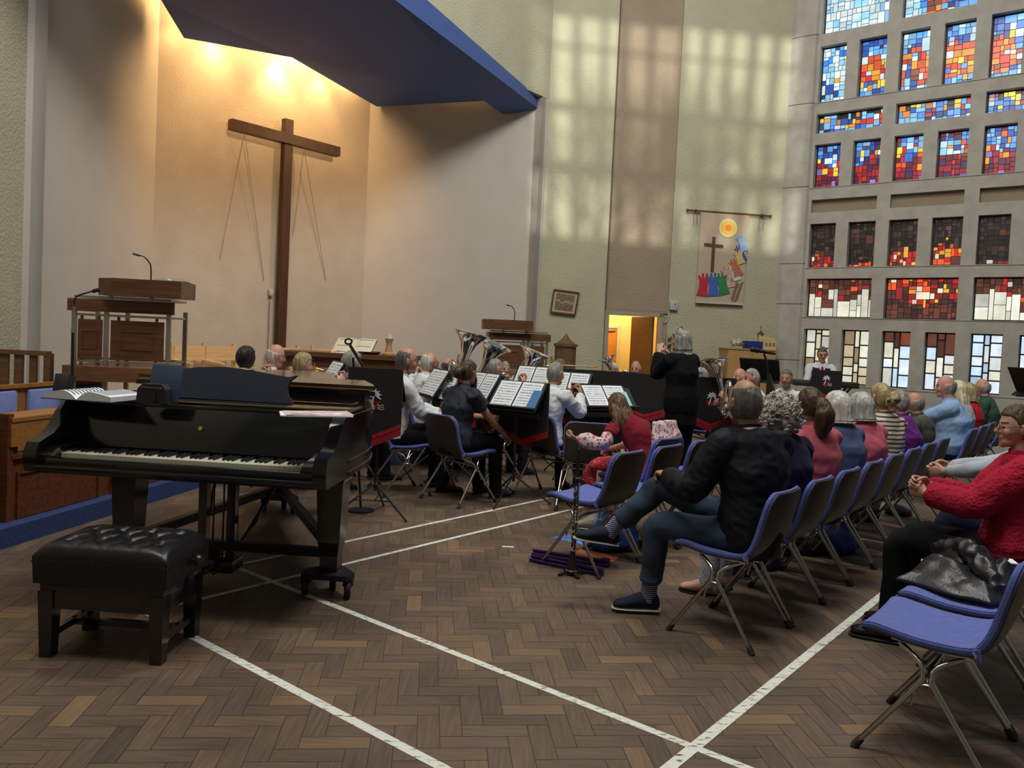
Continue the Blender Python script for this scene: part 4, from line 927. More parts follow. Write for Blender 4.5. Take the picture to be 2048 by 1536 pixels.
# ---------------------------------------------------------------- people: one continuous body each, clothing and hair as parts
def vox(mb, size, smooth=4, fac=.5):
    me = bpy.data.meshes.new('t'); me.from_pydata([tuple(v) for v in mb.v], [], mb.f); me.update()
    bm = bmesh.new(); bm.from_mesh(me); bmesh.ops.recalc_face_normals(bm, faces=bm.faces[:]); bm.to_mesh(me); bm.free()
    o = bpy.data.objects.new('t', me); COL.objects.link(o)
    r = o.modifiers.new('r', 'REMESH'); r.mode = 'VOXEL'; r.voxel_size = size
    if smooth: s = o.modifiers.new('s', 'SMOOTH'); s.iterations = smooth; s.factor = fac
    dg = bpy.context.evaluated_depsgraph_get(); ev = o.evaluated_get(dg); m2 = bpy.data.meshes.new_from_object(ev, depsgraph=dg)
    n = len(m2.vertices); v = np.empty(n*3, np.float32); m2.vertices.foreach_get('co', v); v = v.reshape(-1, 3)
    ls = np.empty(len(m2.loops), np.int32); m2.loops.foreach_get('vertex_index', ls); f = ls.reshape(-1, 4)
    nr = np.empty(n*3, np.float32); m2.vertices.foreach_get('normal', nr); nr = nr.reshape(-1, 3)
    bpy.data.objects.remove(o); bpy.data.meshes.remove(me); bpy.data.meshes.remove(m2)
    return v, f, nr
def np_obj(name, v, f, mats, parent, mi=None):
    me = bpy.data.meshes.new(name); me.vertices.add(len(v)); me.vertices.foreach_set('co', np.ascontiguousarray(v, np.float32).ravel())
    me.loops.add(f.size); me.loops.foreach_set('vertex_index', np.ascontiguousarray(f, np.int32).ravel()); me.polygons.add(len(f))
    me.polygons.foreach_set('loop_start', np.arange(0, f.size, 4, dtype=np.int32))
    for m_ in (mats if isinstance(mats, (list, tuple)) else [mats]): me.materials.append(m_)
    if mi is not None: me.polygons.foreach_set('material_index', np.ascontiguousarray(mi, np.int32))
    me.polygons.foreach_set('use_smooth', np.ones(len(f), bool)); me.update(calc_edges=True); me.validate()
    o = bpy.data.objects.new(name, me); COL.objects.link(o); o.parent = parent; return o
def folds(v, freq, seed, st=(1, 1, 1)):
    r = np.random.RandomState(seed); s = np.zeros(len(v))
    for i in range(7):
        d = r.normal(size=3)*np.array(st); d /= np.linalg.norm(d)+1e-9; k = freq*r.uniform(.6, 1.6)
        s += np.sin(v @ (d*k)+r.uniform(0, 6.3)+1.3*np.sin(v @ (r.normal(size=3)*freq*.35)+r.uniform(0, 6)))
    return s/7
def fold_disp(v, n, amp, freq, seed, st=(1, 1, 1)):
    s = folds(v, freq, seed, st); return v+n*(amp*(1-np.abs(s)*2.6).clip(-1, 1))[:, None]
HANDS = {}
def hand(side, curl, v_=.0036):                            # wrist at origin, fingers along z, palm towards y, thumb on the inner side
    key = (side, curl)
    if key in HANDS: return HANDS[key]
    b = MB(); s = side
    b.loft([((0, 0, -.03), (.026, 0, 0), (0, .021, 0)), ((0, 0, .0), (.028, 0, 0), (0, .020, 0)), ((0, .001, .035), (.038, 0, 0), (0, .017, 0)), ((0, .002, .075), (.041, 0, 0), (0, .0145, 0)), ((0, .002, .093), (.038, 0, 0), (0, .011, 0))], n=14)
    for i, (x, L) in enumerate(((-.031, .072), (-.0105, .083), (.0105, .078), (.030, .060))):
        x *= -s; p = Vector((x, .002, .085)); a = .12+.06*i; pts = [p]; c = curl*(1+.12*i)
        for k, fr in enumerate((.44, .31, .25)):
            a += c*(.75, 1.05, .7)[k]; d = Vector((x*.6, math.sin(a), math.cos(a))).normalized(); p = p+d*(L*fr); pts.append(p)
        b.tube(smoothpts(pts, 3), [.0092-.0022*k/9 for k in range(10)], n=8); b.ball(pts[-1], .0066, n=8)
    th = [Vector((s*.024, .004, .012)), Vector((s*.044, .014, .040)), Vector((s*.050, .028+.012*curl, .068)), Vector((s*.044-.006*s*curl, .040+.018*curl, .090))]
    b.tube(smoothpts(th, 3), [.0135, .0132, .0128, .0122, .0118, .0112, .0108, .0102, .0095, .0085], n=8); b.ball(th[-1], .0080, n=8)
    HANDS[key] = vox(b, v_, 3); return HANDS[key]
def head_parts(b, M, sex, k, jaw=1.0):
    T = lambda p: M @ (Vector(p)*k)
    vs = []; n = 28; fs = []; K = 14
    for i in range(K+1):
        for j in range(n):
            a, c = math.pi*(i+.001*(i == 0)-.001*(i == K))/K, 2*math.pi*j/n; x, y, z = math.sin(a)*math.cos(c), math.sin(a)*math.sin(c), math.cos(a)
            X, Y, Z = x*.0745, y*(.098 if y < 0 else .088), z*.117
            if z < 0:
                X *= 1-.34*(-z)**1.4*(1 if sex == 'f' else .8*jaw)
                if y < 0: Y *= 1-.42*(-z)
                else: Y += .010*(-z)
            vs.append(T((X, Y, Z)))
    fs = [(i*n+j, i*n+(j+1) % n, (i+1)*n+(j+1) % n, (i+1)*n+j) for i in range(K) for j in range(n)]+[list(range(n))[::-1], [K*n+j for j in range(n)]]
    b.add(vs, fs)
    M3 = M.to_3x3()*1.0; S3 = Matrix.Identity(3)*k
    def el(c, r): b.ball(T(c), tuple(q*k for q in r), n=12, M=M3)
    b.tube([T((0, .080, .018)), T((0, .097, -.008)), T((0, .106, -.026)), T((0, .090, -.040))], [.007*k, .010*k, .0135*k, .010*k], n=8)
    el((.011, .094, -.030), (.008, .009, .007)); el((-.011, .094, -.030), (.008, .009, .007))
    el((0, .071, .024), (.046, .017, .011)); el((0, .078, -.058), (.026, .016, .0085)); el((0, .077, -.070), (.022, .015, .0075))
    el((0, .070, -.100), (.024, .020, .018)); el((0, .045, -.085), (.048, .045, .028))
    for s in (-1, 1):
        el((s*.037, .058, -.030), (.026, .024, .028)); el((s*.031, .0715, .0), (.0125, .0125, .0125)); el((s*.076, -.006, -.008), (.011, .021, .033)); el((s*.081, -.012, .008), (.009, .014, .018))
SK = {}
def skin(tone):
    if tone not in SK:
        c = {'fair': (.52, .30, .22), 'pink': (.55, .27, .20), 'tan': (.42, .22, .13), 'ruddy': (.50, .24, .17)}[tone]
        SK[tone] = [mat('skin_'+tone, c, .5, var=.10, vs=16, spec=.35), mat('eye', (.03, .025, .02), .2), mat('lips_'+tone, (c[0]*.80, c[1]*.55, c[2]*.55), .45), mat('brow', (.10, .075, .05), .8)]
    return SK[tone]
def hair_mat(name, c1, c2): return mat('hair_'+name, c1, .42, var=1, vs=1.0, stretch=(26, 26, 3.2), col2=c2, bump=.9, bs=2.0, spec=.4)
HM = {'black': hair_mat('black', (.008, .006, .005), (.022, .016, .012)), 'brown': hair_mat('brown', (.035, .020, .010), (.10, .058, .028)), 'grey': hair_mat('grey', (.16, .15, .135), (.38, .365, .33)),
      'dkgrey': hair_mat('dkgrey', (.055, .05, .045), (.16, .15, .135)), 'white': hair_mat('white', (.42, .40, .35), (.72, .70, .64)), 'blonde': hair_mat('blonde', (.24, .16, .07), (.48, .38, .20)), 'silver': hair_mat('silver', (.26, .255, .24), (.58, .57, .55)),
      'fairb': hair_mat('fairb', (.55, .45, .26), (.75, .68, .48)), 'reddish': hair_mat('reddish', (.06, .028, .012), (.19, .10, .05)), 'curl': hair_mat('curl', (.16, .145, .125), (.55, .52, .46))}
def hair(style, hm, M, k, parent, seed):
    n, K = (120, 66) if style == 'curly' else (72, 40); v = []
    P = dict(short=(.0815, .104, .1235, .004), bald=(.0795, .1025, .117, 0), bob=(.104, .122, .130, -.004), round=(.099, .117, .124, .0), lob=(.106, .122, .128, -.004), long=(.100, .114, .128, 0), curly=(.132, .138, .160, -.022), bun=(.083, .106, .122, .004), pony=(.084, .107, .124, .004), crop=(.078, .1005, .1195, .0), side=(.0815, .104, .120, 0))[style]
    for i in range(K+1):
        for j in range(n):
            a, c = math.pi*i/K, 2*math.pi*j/n; v.append((math.sin(a)*math.cos(c), math.sin(a)*math.sin(c), math.cos(a)))
    v = np.array(v); p = v*np.array(P[:3]); p[:, 1] -= .008; p[:, 2] += P[3]
    if style in ('bob', 'long', 'lob'):
        low = p[:, 2] < 0; q_ = np.clip(-p[:, 2]/.13, 0, .93); p[low, :2] *= (1/np.sqrt(1-q_**2))[low][:, None]; p[low, 2] *= 1.45 if style == 'lob' else 1.12
    x, y, z = p[:, 0], p[:, 1], p[:, 2]; ax = np.abs(x)
    if style in ('bob', 'long', 'round', 'lob'):
        keep = np.where((y > .005+.35*np.maximum(0, ax-.062)) & (z < .066-.25*np.maximum(0, ax-.03)), 0., 1.); keep[z < -.118] *= .9
    elif style == 'curly': keep = np.where((y > .035) & (z < .075) & (ax < .095), 0., 1.)
    elif style == 'bald': keep = np.where((z < .035-.25*(y+.05)) & (y < .012) & (z > -.085-.1*(y > -.03)), 1., 0.)
    elif style == 'side': keep = np.where((y < .015) & (z < .075-.15*y) & (z > -.085), 1., 0.)
    else:
        line = np.interp(y, [-.12, -.05, -.012, .018, .045, .1], [-.092, -.080, -.05, .022, .060, .068]); keep = np.where(z > line, 1., 0.)
    inner = v*np.array((.066, .082, .103)); inner[:, 1] -= .004
    d = folds(p, 88 if style == 'curly' else 60, seed, (1, 1, .25) if style != 'curly' else (1, 1, 1))
    d2 = folds(p, 190, seed+1, (1, 1, .12) if style != 'curly' else (1, 1, 1))
    amp = {'curly': .012, 'lob': .011, 'crop': .0012, 'bald': .001, 'side': .002}.get(style, .0045)
    q = p+v*(amp*d+amp*.6*d2)[:, None]
    p = inner*(1-keep[:, None])+q*keep[:, None]
    f = np.array([(i*n+j, i*n+(j+1) % n, (i+1)*n+(j+1) % n, (i+1)*n+j) for i in range(K) for j in range(n)])
    v2, f2 = p*k, f
    def addtube(pts, rs, fl=1.0, nn=14):
        nonlocal v2, f2
        b = MB(); pp = smoothpts([Vector(q)*k for q in pts], 5 if nn > 6 else 2); rr = np.interp(np.linspace(0, 1, len(pp)), np.linspace(0, 1, len(rs)), rs)
        b.tube(pp, [r*k for r in rr], n=nn, cap=False); a = np.array(b.v); ff = np.array(b.f)
        c = np.array([np.array(q) for q in pp]).repeat(nn, 0); dv = a-c; dv[:, 1] *= fl; a = c+dv*(1+.35*folds(a, 130, seed+3, (1, 1, .2)))[:, None]
        f2 = np.vstack([f2, ff+len(v2)]); v2 = np.vstack([v2, a])
    if style == 'bun': addtube([(0, -.085, .0), (.02, -.13, .01), (.0, -.155, -.02), (-.02, -.13, -.045), (0, -.09, -.05)], [.02, .042, .046, .042, .02])
    if style == 'pony': addtube([(0, -.09, .03), (.0, -.13, .01), (.005, -.155, -.06), (0, -.145, -.16), (0, -.125, -.25)], [.02, .045, .068, .055, .008])
    if style == 'curly':                                    # loose curls standing off the head
        rc = random.Random(seed)
        for _ in range(330):
            c = Vector((rc.gauss(0, 1), rc.gauss(0, 1), rc.gauss(0, 1))).normalized(); q = Vector((c.x*P[0], c.y*P[1]-.008, c.z*P[2]+P[3]))
            if q.y > .03 and q.z < .06 and abs(q.x) < .10: continue
            a_, b_ = frame(c); ph = rc.uniform(0, 6.3); r_ = rc.uniform(.013, .024); tw = rc.uniform(-.5, .5)
            addtube([q*rc.uniform(.97, 1.01)+a_*(r_*math.cos(ph+.9*i))+(b_*math.cos(tw)+c*(math.sin(tw)+.5))*(r_*math.sin(ph+.9*i)) for i in range(6)], [.003, .0065, .0065, .003], nn=6)
    if style == 'long':
        for s, dx in ((0, 0), (-1, -.062), (1, .062), (-.5, -.035), (.5, .035)): addtube([(dx*.9, -.07+.03*abs(s), .02), (dx*1.3, -.105+.035*abs(s), -.10), (dx*1.5, -.115+.04*abs(s), -.20), (dx*1.45, -.12+.05*abs(s), -.31-.02*(1-abs(s)))], [.03, .046, .040, .006], .7)
    A = np.array(M); v2 = v2 @ A[:3, :3].T+A[:3, 3]
    return np_obj('hair', v2, f2, hm, parent)

CLOTH = {}
def cloth(name, col, **kw):
    kw.setdefault('rough', .9); kw.setdefault('bump', .15); kw.setdefault('bs', 260); kw.setdefault('sheen', .03); kw.setdefault('var', .06); kw.setdefault('vs', 9); kw.setdefault('spec', .18); return mat('cloth_'+name, col, **kw)
def striped(name, c1, c2, scale, axis=2, pos=.5):
    if name in MATS: return MATS[name]
    M = mat(name, c1, .9); nt = M.node_tree; tc = nt.nodes.new('ShaderNodeTexCoord'); w_ = nt.nodes.new('ShaderNodeTexWave'); w_.bands_direction = 'XYZ'[axis]; w_.inputs['Scale'].default_value = scale; w_.inputs['Distortion'].default_value = 1.2
    nt.links.new(tc.outputs['Object'], w_.inputs['Vector']); r = nt.nodes.new('ShaderNodeValToRGB'); r.color_ramp.interpolation = 'CONSTANT'; r.color_ramp.elements[0].color = (*c1, 1); r.color_ramp.elements[1].position = pos; r.color_ramp.elements[1].color = (*c2, 1)
    nt.links.new(w_.outputs['Fac'], r.inputs[0]); nt.links.new(r.outputs[0], nt.nodes['Principled BSDF'].inputs['Base Color']); return M
def spotted(name, c1, c2, scale, th):
    if name in MATS: return MATS[name]
    M = mat(name, c1, .9); nt = M.node_tree; tc = nt.nodes.new('ShaderNodeTexCoord'); w_ = nt.nodes.new('ShaderNodeTexVoronoi'); w_.inputs['Scale'].default_value = scale
    nt.links.new(tc.outputs['Object'], w_.inputs['Vector']); r = nt.nodes.new('ShaderNodeValToRGB'); r.color_ramp.interpolation = 'CONSTANT'; r.color_ramp.elements[0].color = (*c2, 1); r.color_ramp.elements[1].position = th; r.color_ramp.elements[1].color = (*c1, 1)
    nt.links.new(w_.outputs['Distance'], r.inputs[0]); nt.links.new(r.outputs[0], nt.nodes['Principled BSDF'].inputs['Base Color']); return M
c_white = cloth('white_shirt', (.66, .68, .70)); c_black = cloth('black', (.004, .004, .005), sheen=0); c_trous = cloth('dark_trousers', (.008, .0085, .011), sheen=0); c_shoe = mat('black_shoe', (.012, .011, .010), .3)
m_tie = cloth('red_tie', (.40, .015, .03)); m_specs = mat('spectacle_frame', (.06, .03, .02), .3)
def ik(a, t, l1, l2, pole):
    d = t-a; L = min(d.length, (l1+l2)*.995); d.normalize(); x = (l1*l1-l2*l2+L*L)/(2*L); h = math.sqrt(max(0, l1*l1-x*x)); p = pole-d*pole.dot(d); p.normalize()
    return a+d*x+p*h, a+d*L
people = []
def person(label, x, y, deg, z=0.0, seat=.45, H=1.72, fat=1.0, sex='m', lean=4, bend=6, roll=0, turn=0, nod=4, tilt=0, hands=None, curl=.55, palms=None, legs=None, hr=('short', 'grey'), tone='fair', top=None, sleeve='long', bottom=None, shoe=None,
           tie=False, specs=False, vest=None, hem=.0, v=.0085, cv=.012, amp=.006, skirt=None, socks=None, bare=0, collar=True, hv=None, jaw=1.0, elbow=None, puff=1.0, twist=0, sole=None, coat=0):
    seed = len(people)*17+3; k = H/1.72; top = top or c_white; bottom = bottom or c_trous; shoe = shoe or c_shoe
    t = thing('person', label, 'person', (x, y, z), R(deg-90)); people.append(t)
    hipz = (seat+.085*k) if seat else .90*k; pel = Vector((0, -.085 if seat else 0, hipz))
    V = lambda *a: Vector(a)
    a0, a1 = R(lean), R(lean+bend); rl = R(roll)
    def sp(d):                                             # spine point and its forward/up at distance d above the pelvis
        u = d/(.56*k); a = a0+(a1-a0)*u; am = a0+(a1-a0)*u*.5
        w = R(twist)*min(1, max(0, d/(.42*k))); cw, s_w = math.cos(w), math.sin(w); Rz = lambda q: V(q.x*cw-q.y*s_w, q.x*s_w+q.y*cw, q.z)
        return pel+V(math.sin(rl)*d, math.sin(am)*d, math.cos(am)*d*math.cos(rl)), Rz(V(0, math.cos(a), -math.sin(a))), V(math.sin(rl), math.sin(a), math.cos(a))
    def XX(d): w = R(twist)*min(1, max(0, d/(.42*k))); return V(math.cos(w), math.sin(w), 0)
    sw = (.180 if sex == 'm' else .158)*k; X = V(math.cos(R(twist)), math.sin(R(twist)), 0)
    fw_ = 1+(fat-1)*.75
    ringdef = [(-.10, .150, .105), (-.02, .172, .118), (.08, .160*fw_, .112*fat), (.20, .142*fw_, .108*fat), (.32, .158*fw_, .115*fat), (.42, .165, .108), (.475, .150, .088), (.515, .112, .072), (.555, .062, .058)]
    if sex == 'f': ringdef = [(-.10, .155, .108), (-.02, .175, .120), (.08, .158*fw_, .108*fat), (.20, .128*fw_, .098*fat), (.33, .142*fw_, .115*fat), (.42, .142, .100), (.48, .128, .080), (.525, .090, .062), (.56, .050, .050)]
    def rings(off, lo=-.2, hi=1):
        out = []
        for d, rx, ry in ringdef:
            if not (lo <= d <= hi): continue
            c, f, u = sp(d*k); out.append((c-f*(.01 if d > .3 else 0), XX(d*k)*(rx*k+off), f*(ry*k+off)))
        return out
    neck, nf, nu = sp(.56*k); A = Matrix.Rotation(R(turn+twist), 4, 'Z') @ Matrix.Rotation(R(-nod), 4, 'X') @ Matrix.Rotation(R(tilt), 4, 'Y')
    hc = neck+nu*.10*k+V(0, .022*k, .028*k); HMx = Matrix.Translation(hc) @ A
    body = MB(); body.loft(rings(-.004), n=20)
    body.tube([sp(.50*k)[0], neck, HMx @ V(0, -.018*k, -.055*k), HMx @ V(0, -.01*k, -.02*k)], [.062*k, .056*k if sex == 'm' else .048*k, .052*k if sex == 'm' else .045*k, .05*k], n=14)
    head_parts(body, HMx, sex, k*(1.0 if sex == 'm' else .96), jaw)
    # arms
    arms = []; sh_c, sf, su = sp(.458*k); up, lo_ = .285*k, .255*k
    for i, s in enumerate((-1, 1)):
        sh = sh_c+X*s*sw
        tg = V(*hands[i]) if hands and hands[i] else (V(s*.12*k, .20*k, hipz+.085*k) if seat else V(s*.26*k, .05, hipz-.10*k))
        pole = V(*elbow[i]) if elbow and elbow[i] else V(s*.55, -.45, -1)
        el, wr = ik(sh, tg, up, lo_, pole); arms.append((sh, el, wr))
        body.tube(smoothpts([sh-X*s*.03, sh, (sh+el)/2, el, (el*.6+wr*.4), wr, wr+(wr-el).normalized()*.012], 3), [q*k for q in np.interp(np.linspace(0, 1, 19), [0, .17, .33, .5, .67, .83, 1], [.05, .050, .045, .038, .036, .026, .024])], n=12)
        body.ball(sh, .050*k, n=12)
    # legs
    lg = []
    for i, s in enumerate((-1, 1)):
        hp = pel+V(s*.088*k, 0, -.01)
        if legs and legs[i]: kn, an, toe = (V(*q) for q in legs[i])
        elif seat: kn, an = V(s*.115*k, .36*k, hipz+.0), V(s*.12*k, .36*k+.02, .085); toe = V(s*.15, 1, 0)
        else: kn, an, toe = V(s*.095*k, .015, .49*k), V(s*.10*k, -.02, .085), V(s*.2, 1, 0)
        lg.append((hp, kn, an, toe))
        body.tube(smoothpts([hp, (hp+kn)/2, kn, kn*.62+an*.38, an], 4), [q*k for q in np.interp(np.linspace(0, 1, 17), [0, .25, .5, .66, 1], [.078, .068, .052, .050, .034])], n=14)
        td = toe.normalized(); body.tube([an, an+td*.05-UZ*.03, an+td*.14*k-UZ*.058], [.032, .028, .020], n=10)
    bv, bf, bn = vox(body, v, 4)
    # colour eyes, lips and brows by where they lie on the head
    inv = np.array(HMx.inverted()); ce = bv[f_] if False else bv[bf].mean(1); hl = (ce @ inv[:3, :3].T+inv[:3, 3])/k; mi = np.zeros(len(bf), np.int32)
    ax, hy, hz = np.abs(hl[:, 0]), hl[:, 1], hl[:, 2]; near = (np.abs(hl).max(1) < .14) & (hy > .055)
    mi[near & (ax > .019) & (ax < .043) & (np.abs(hz) < .0065)] = 1; mi[near & (ax < .025) & (hz > -.078) & (hz < -.054) & (hy > .07)] = 2; mi[near & (ax > .014) & (ax < .05) & (hz > .017) & (hz < .027)] = 3
    for i, s in enumerate((-1, 1)):
        sh, el, wr = arms[i]; d = (wr-el).normalized(); pn = V(*palms[i]) if palms and palms[i] else V(-s*.5, .1, -1)
        y_ = (pn-d*pn.dot(d)).normalized(); x_ = y_.cross(d); hv_, hf_, _ = hand(-s if True else s, curl if not isinstance(curl, tuple) else curl[i])
        Mh = np.array([list(x_), list(y_), list(d)]).T; w_ = (hv_*k*.98) @ Mh.T+np.array(wr)
        bf = np.vstack([bf, hf_+len(bv)]); bv = np.vstack([bv, w_]); mi = np.concatenate([mi, np.zeros(len(hf_), np.int32)])
    np_obj('body', bv, bf, skin(tone), t, mi)
    # upper garment
    off = .012 if not hv else hv; g = MB(); g.loft(rings(off, -.06-hem if seat else -.2, .53)+[(sp(.545*k)[0], X*.078*k, sp(.545*k)[1]*.070*k)], n=22)
    for (sh, el, wr) in arms:
        d1, d2 = (el-sh), (wr-el); s = 1 if sh.x > 0 else -1
        if sleeve == 'long': pts = [sh-X*s*.04, sh, (sh+el)/2, el, el+d2*.5, el+d2*.93]; rs = [.06, .062, .056, .050, .045, .036]
        elif sleeve == '34': pts = [sh-X*s*.04, sh, (sh+el)/2, el, el+d2*.30, el+d2*.52]; rs = [.06, .062, .056, .050, .047, .044]
        elif sleeve == 'elbow': pts = [sh-X*s*.04, sh, sh+d1*.4, sh+d1*.65, sh+d1*.85]; rs = [.06, .062, .060, .058, .058]
        else: pts = [sh-X*s*.04, sh, sh+d1*.3, sh+d1*.5]; rs = [.06, .062, .062, .060]
        g.tube(smoothpts(pts, 3), [q*k*puff+off-.012 for q in np.interp(np.linspace(0, 1, 3*(len(pts)-1)+1), np.linspace(0, 1, len(rs)), rs)], n=14); g.ball(sh-UZ*.008-X*s*.006, (.056 if sex == 'm' else .049)*k*puff+off-.012, n=12)
    gv, gf, gn = vox(g, cv, 4); gv = fold_disp(gv, gn, amp, 26, seed, (1, 1, .8)); gv = fold_disp(gv, gn, amp*.5, 60, seed+5)
    np_obj('jacket' if hv else 'shirt', gv, gf, top, t)
    if coat:
        g = MB(); c0_, c1_ = pel+V(0, 0, .06), V(0, 0, coat); g.loft([(c0_, X*.20*k, V(0, .135, 0)*k), (c0_*.5+c1_*.5, X*.185*k, V(0, .135, 0)*k), (c1_, X*.19*k, V(0, .14, 0)*k)], n=22); gv, gf, gn = vox(g, cv, 3); gv = fold_disp(gv, gn, amp, 20, seed+7, (1, 1, .15)); np_obj('coat_skirt', gv, gf, top, t)
    if collar:
        b = MB(); c, f, u = sp(.535*k); c2 = c+u*.035; f2 = f
        b.loft([(c-u*.01, X*.074*k, f*.070*k), (c+u*.016, X*.066*k, f*.063*k), (c2, X*.061*k, f*.060*k), (c+u*.012, X*.060*k, f*.058*k)], n=20)
        b.obj('collar', top if not vest else c_white, t, smooth=60)
    if vest is not None:
        g = MB(); g.loft(rings(off+.010, -.1, .50), n=20); gv, gf, gn = vox(g, cv, 3); np_obj('waistcoat', gv, gf, vest, t)
        b = MB(); P = [sp(d*k) for d in (.53, .44, .34)]
        b.prism([(-.055, 0), (.055, 0), (.012, -.17), (-.012, -.17)], 0, .012, M=Matrix(((1, 0, 0), (0, 0, 1), (0, 1, 0)))); o = b.obj('shirt_front', c_white, t, smooth=0); q, f, u = sp(.515*k); o.location = q+f*(.078*k+off); o.rotation_euler.x = -R(lean+bend)+R(22)
    if tie:
        b = MB(); pr = []
        for d, hw, dep in ((.515, .016, .070), (.495, .013, .083), (.45, .022, .112), (.36, .030, .119*fat), (.26, .036, .116*fat), (.19, .034, .114*fat), (.16, .006, .114*fat)):
            c, f, u = sp(d*k); pr.append((c+f*(dep*k+off+.017), hw*1.15))
        vs = []
        for p, hw in pr: vs += [p-X*hw, p+X*hw, p+X*hw-V(0, .014, 0), p-X*hw-V(0, .014, 0)]
        fs = []
        for i in range(len(pr)-1):
            for j in range(4): fs.append((4*i+j, 4*i+(j+1) % 4, 4*i+4+(j+1) % 4, 4*i+4+j))
        fs += [(0, 1, 2, 3), tuple(range(4*len(pr)-4, 4*len(pr)))[::-1]]; b.add(vs, fs); b.obj('tie', m_tie, t, smooth=30)
    # trousers or skirt
    g = MB()
    if skirt:
        g.loft(rings(.014, -.2, .12), n=20); kn = (lg[0][1]+lg[1][1])/2; hp = pel
        g.loft([(hp+V(0, 0, .02), X*.19*k, V(0, .03, .11)*k), (hp*.4+kn*.6+V(0, 0, .01), X*.21*k, V(0, .02, .095)*k), (kn+V(0, .03, 0), X*.21*k, V(0, .02, .085)*k), (kn+V(0, .07, -.08), X*.22*k, V(0, .07, .04)*k), (kn+V(0, .05, -.16), X*.20*k, V(0, .06, 0)*k)], n=20)
        gv, gf, gn = vox(g, cv, 4); gv = fold_disp(gv, gn, amp, 24, seed+2, (1, .4, .2)); np_obj('skirt', gv, gf, skirt, t)
    else:
        g.loft(rings(.010, -.2, .10), n=20)
        for hp, kn, an, toe in lg:
            e = kn+(an-kn)*(1-bare) if bare else (kn+(an-kn)*.80 if socks else an+(an-kn).normalized()*.035)
            g.tube(smoothpts([hp, (hp+kn)/2, kn, kn*.62+e*.38, e], 4), [q*k for q in np.interp(np.linspace(0, 1, 17), [0, .25, .5, .66, 1], [.094, .084, .070, .066, .058])], n=16)
        gv, gf, gn = vox(g, cv, 4); gv = fold_disp(gv, gn, amp*.9, 28, seed+2, (1, 1, .6)); np_obj('trousers', gv, gf, bottom, t)
    for hp, kn, an, toe in lg:
        td = toe.normalized(); sd_ = V(td.y, -td.x, 0).normalized(); upv = sd_.cross(td)
        if upv.z < 0: upv = -upv
        b = MB(); base = an-upv*.075; Q = lambda f, u: base+td*f*k+upv*u
        b.loft([(Q(-.065, .030), sd_*.022, upv*.022), (Q(-.055, .038), sd_*.036, upv*.038), (Q(-.01, .050), sd_*.042, upv*.050), (Q(.055, .044), sd_*.045, upv*.044), (Q(.13, .026), sd_*.047, upv*.026), (Q(.175, .021), sd_*.040, upv*.020), (Q(.195, .016), sd_*.022, upv*.014)], n=14)
        b.tube([Q(-.015, .05), an+(kn-an).normalized()*.004], [.045, .046], n=12); sv, sf, sn = vox(b, .008, 3); so = np_obj('shoe', sv, sf, shoe, t)
        b = MB(); b.loft([(Q(f, -.004), sd_*w_, upv*.008) for f, w_ in ((-.072, .02), (-.055, .039), (0, .041), (.06, .044), (.13, .048), (.18, .040), (.203, .018))], n=12); b.obj('sole', sole or (m_rubber if shoe is c_shoe else mat('pale_sole', (.42, .40, .36), .7)), so, smooth=50)
        if socks:
            b = MB(); d = (kn-an).normalized(); b.tube([an-UZ*.03, an+d*.05, an+d*.17], [.045, .044, .052], n=14); b.obj('sock', socks, t, smooth=50)
    if hr: hair(hr[0], HM[hr[1]], HMx, k*(1.0 if sex == 'm' else .97), t, seed)
    if specs:
        b = MB(); T = lambda p: HMx @ (V(*p)*k)
        for s in (-1, 1):
            b.tube([T((s*(.034+.021*math.cos(a)), .098, .0+.016*math.sin(a))) for a in [2*math.pi*i/12 for i in range(12)]], .0020, n=5, closed=True); b.tube([T((s*.055, .097, .004)), T((s*.074, .07, .006)), T((s*.080, .0, .006)), T((s*.078, -.02, -.004))], .0022, n=5)
        b.tube([T((-.013, .100, .003)), T((0, .104, .006)), T((.013, .100, .003))], .002, n=5); b.obj('glasses', m_specs, t)
    return t, arms, HMx
# ---------------------------------------------------------------- the audience
c_jacket = cloth('navy_jacket', (.007, .008, .012), rough=.65, sheen=0); c_jeans = cloth('dark_jeans', (.035, .055, .09)); c_navy = cloth('navy_knit', (.010, .012, .036))
c_pink = cloth('pink_knit', (.46, .10, .13)); c_rose = cloth('rose_knit', (.56, .12, .17)); c_slate = cloth('slate_knit', (.075, .10, .20)); c_purple = cloth('purple', (.14, .025, .21)); c_olive = cloth('olive_jacket', (.075, .075, .055))
c_sky = cloth('sky_polo', (.26, .41, .66)); c_green = cloth('green_jumper', (.035, .085, .055)); c_red = cloth('red_cardigan', (.40, .012, .04), bump=.8, bs=70); c_grey = cloth('pale_grey', (.42, .46, .52)); c_charcoal = cloth('charcoal', (.020, .021, .026))
def row(u, t): p = ut(u, t); return p.x, p.y
def zH(z): return 1.72*(z-.45)/.891
AUDG = 'blue chairs of the second audience row'
def seatrow(u, t, who, grp, **kw):
    x, y = row(u, t); chair(x, y, AUD, kw.pop('clab'), grp)
    if who: return person(who, x, y, AUD, **kw)
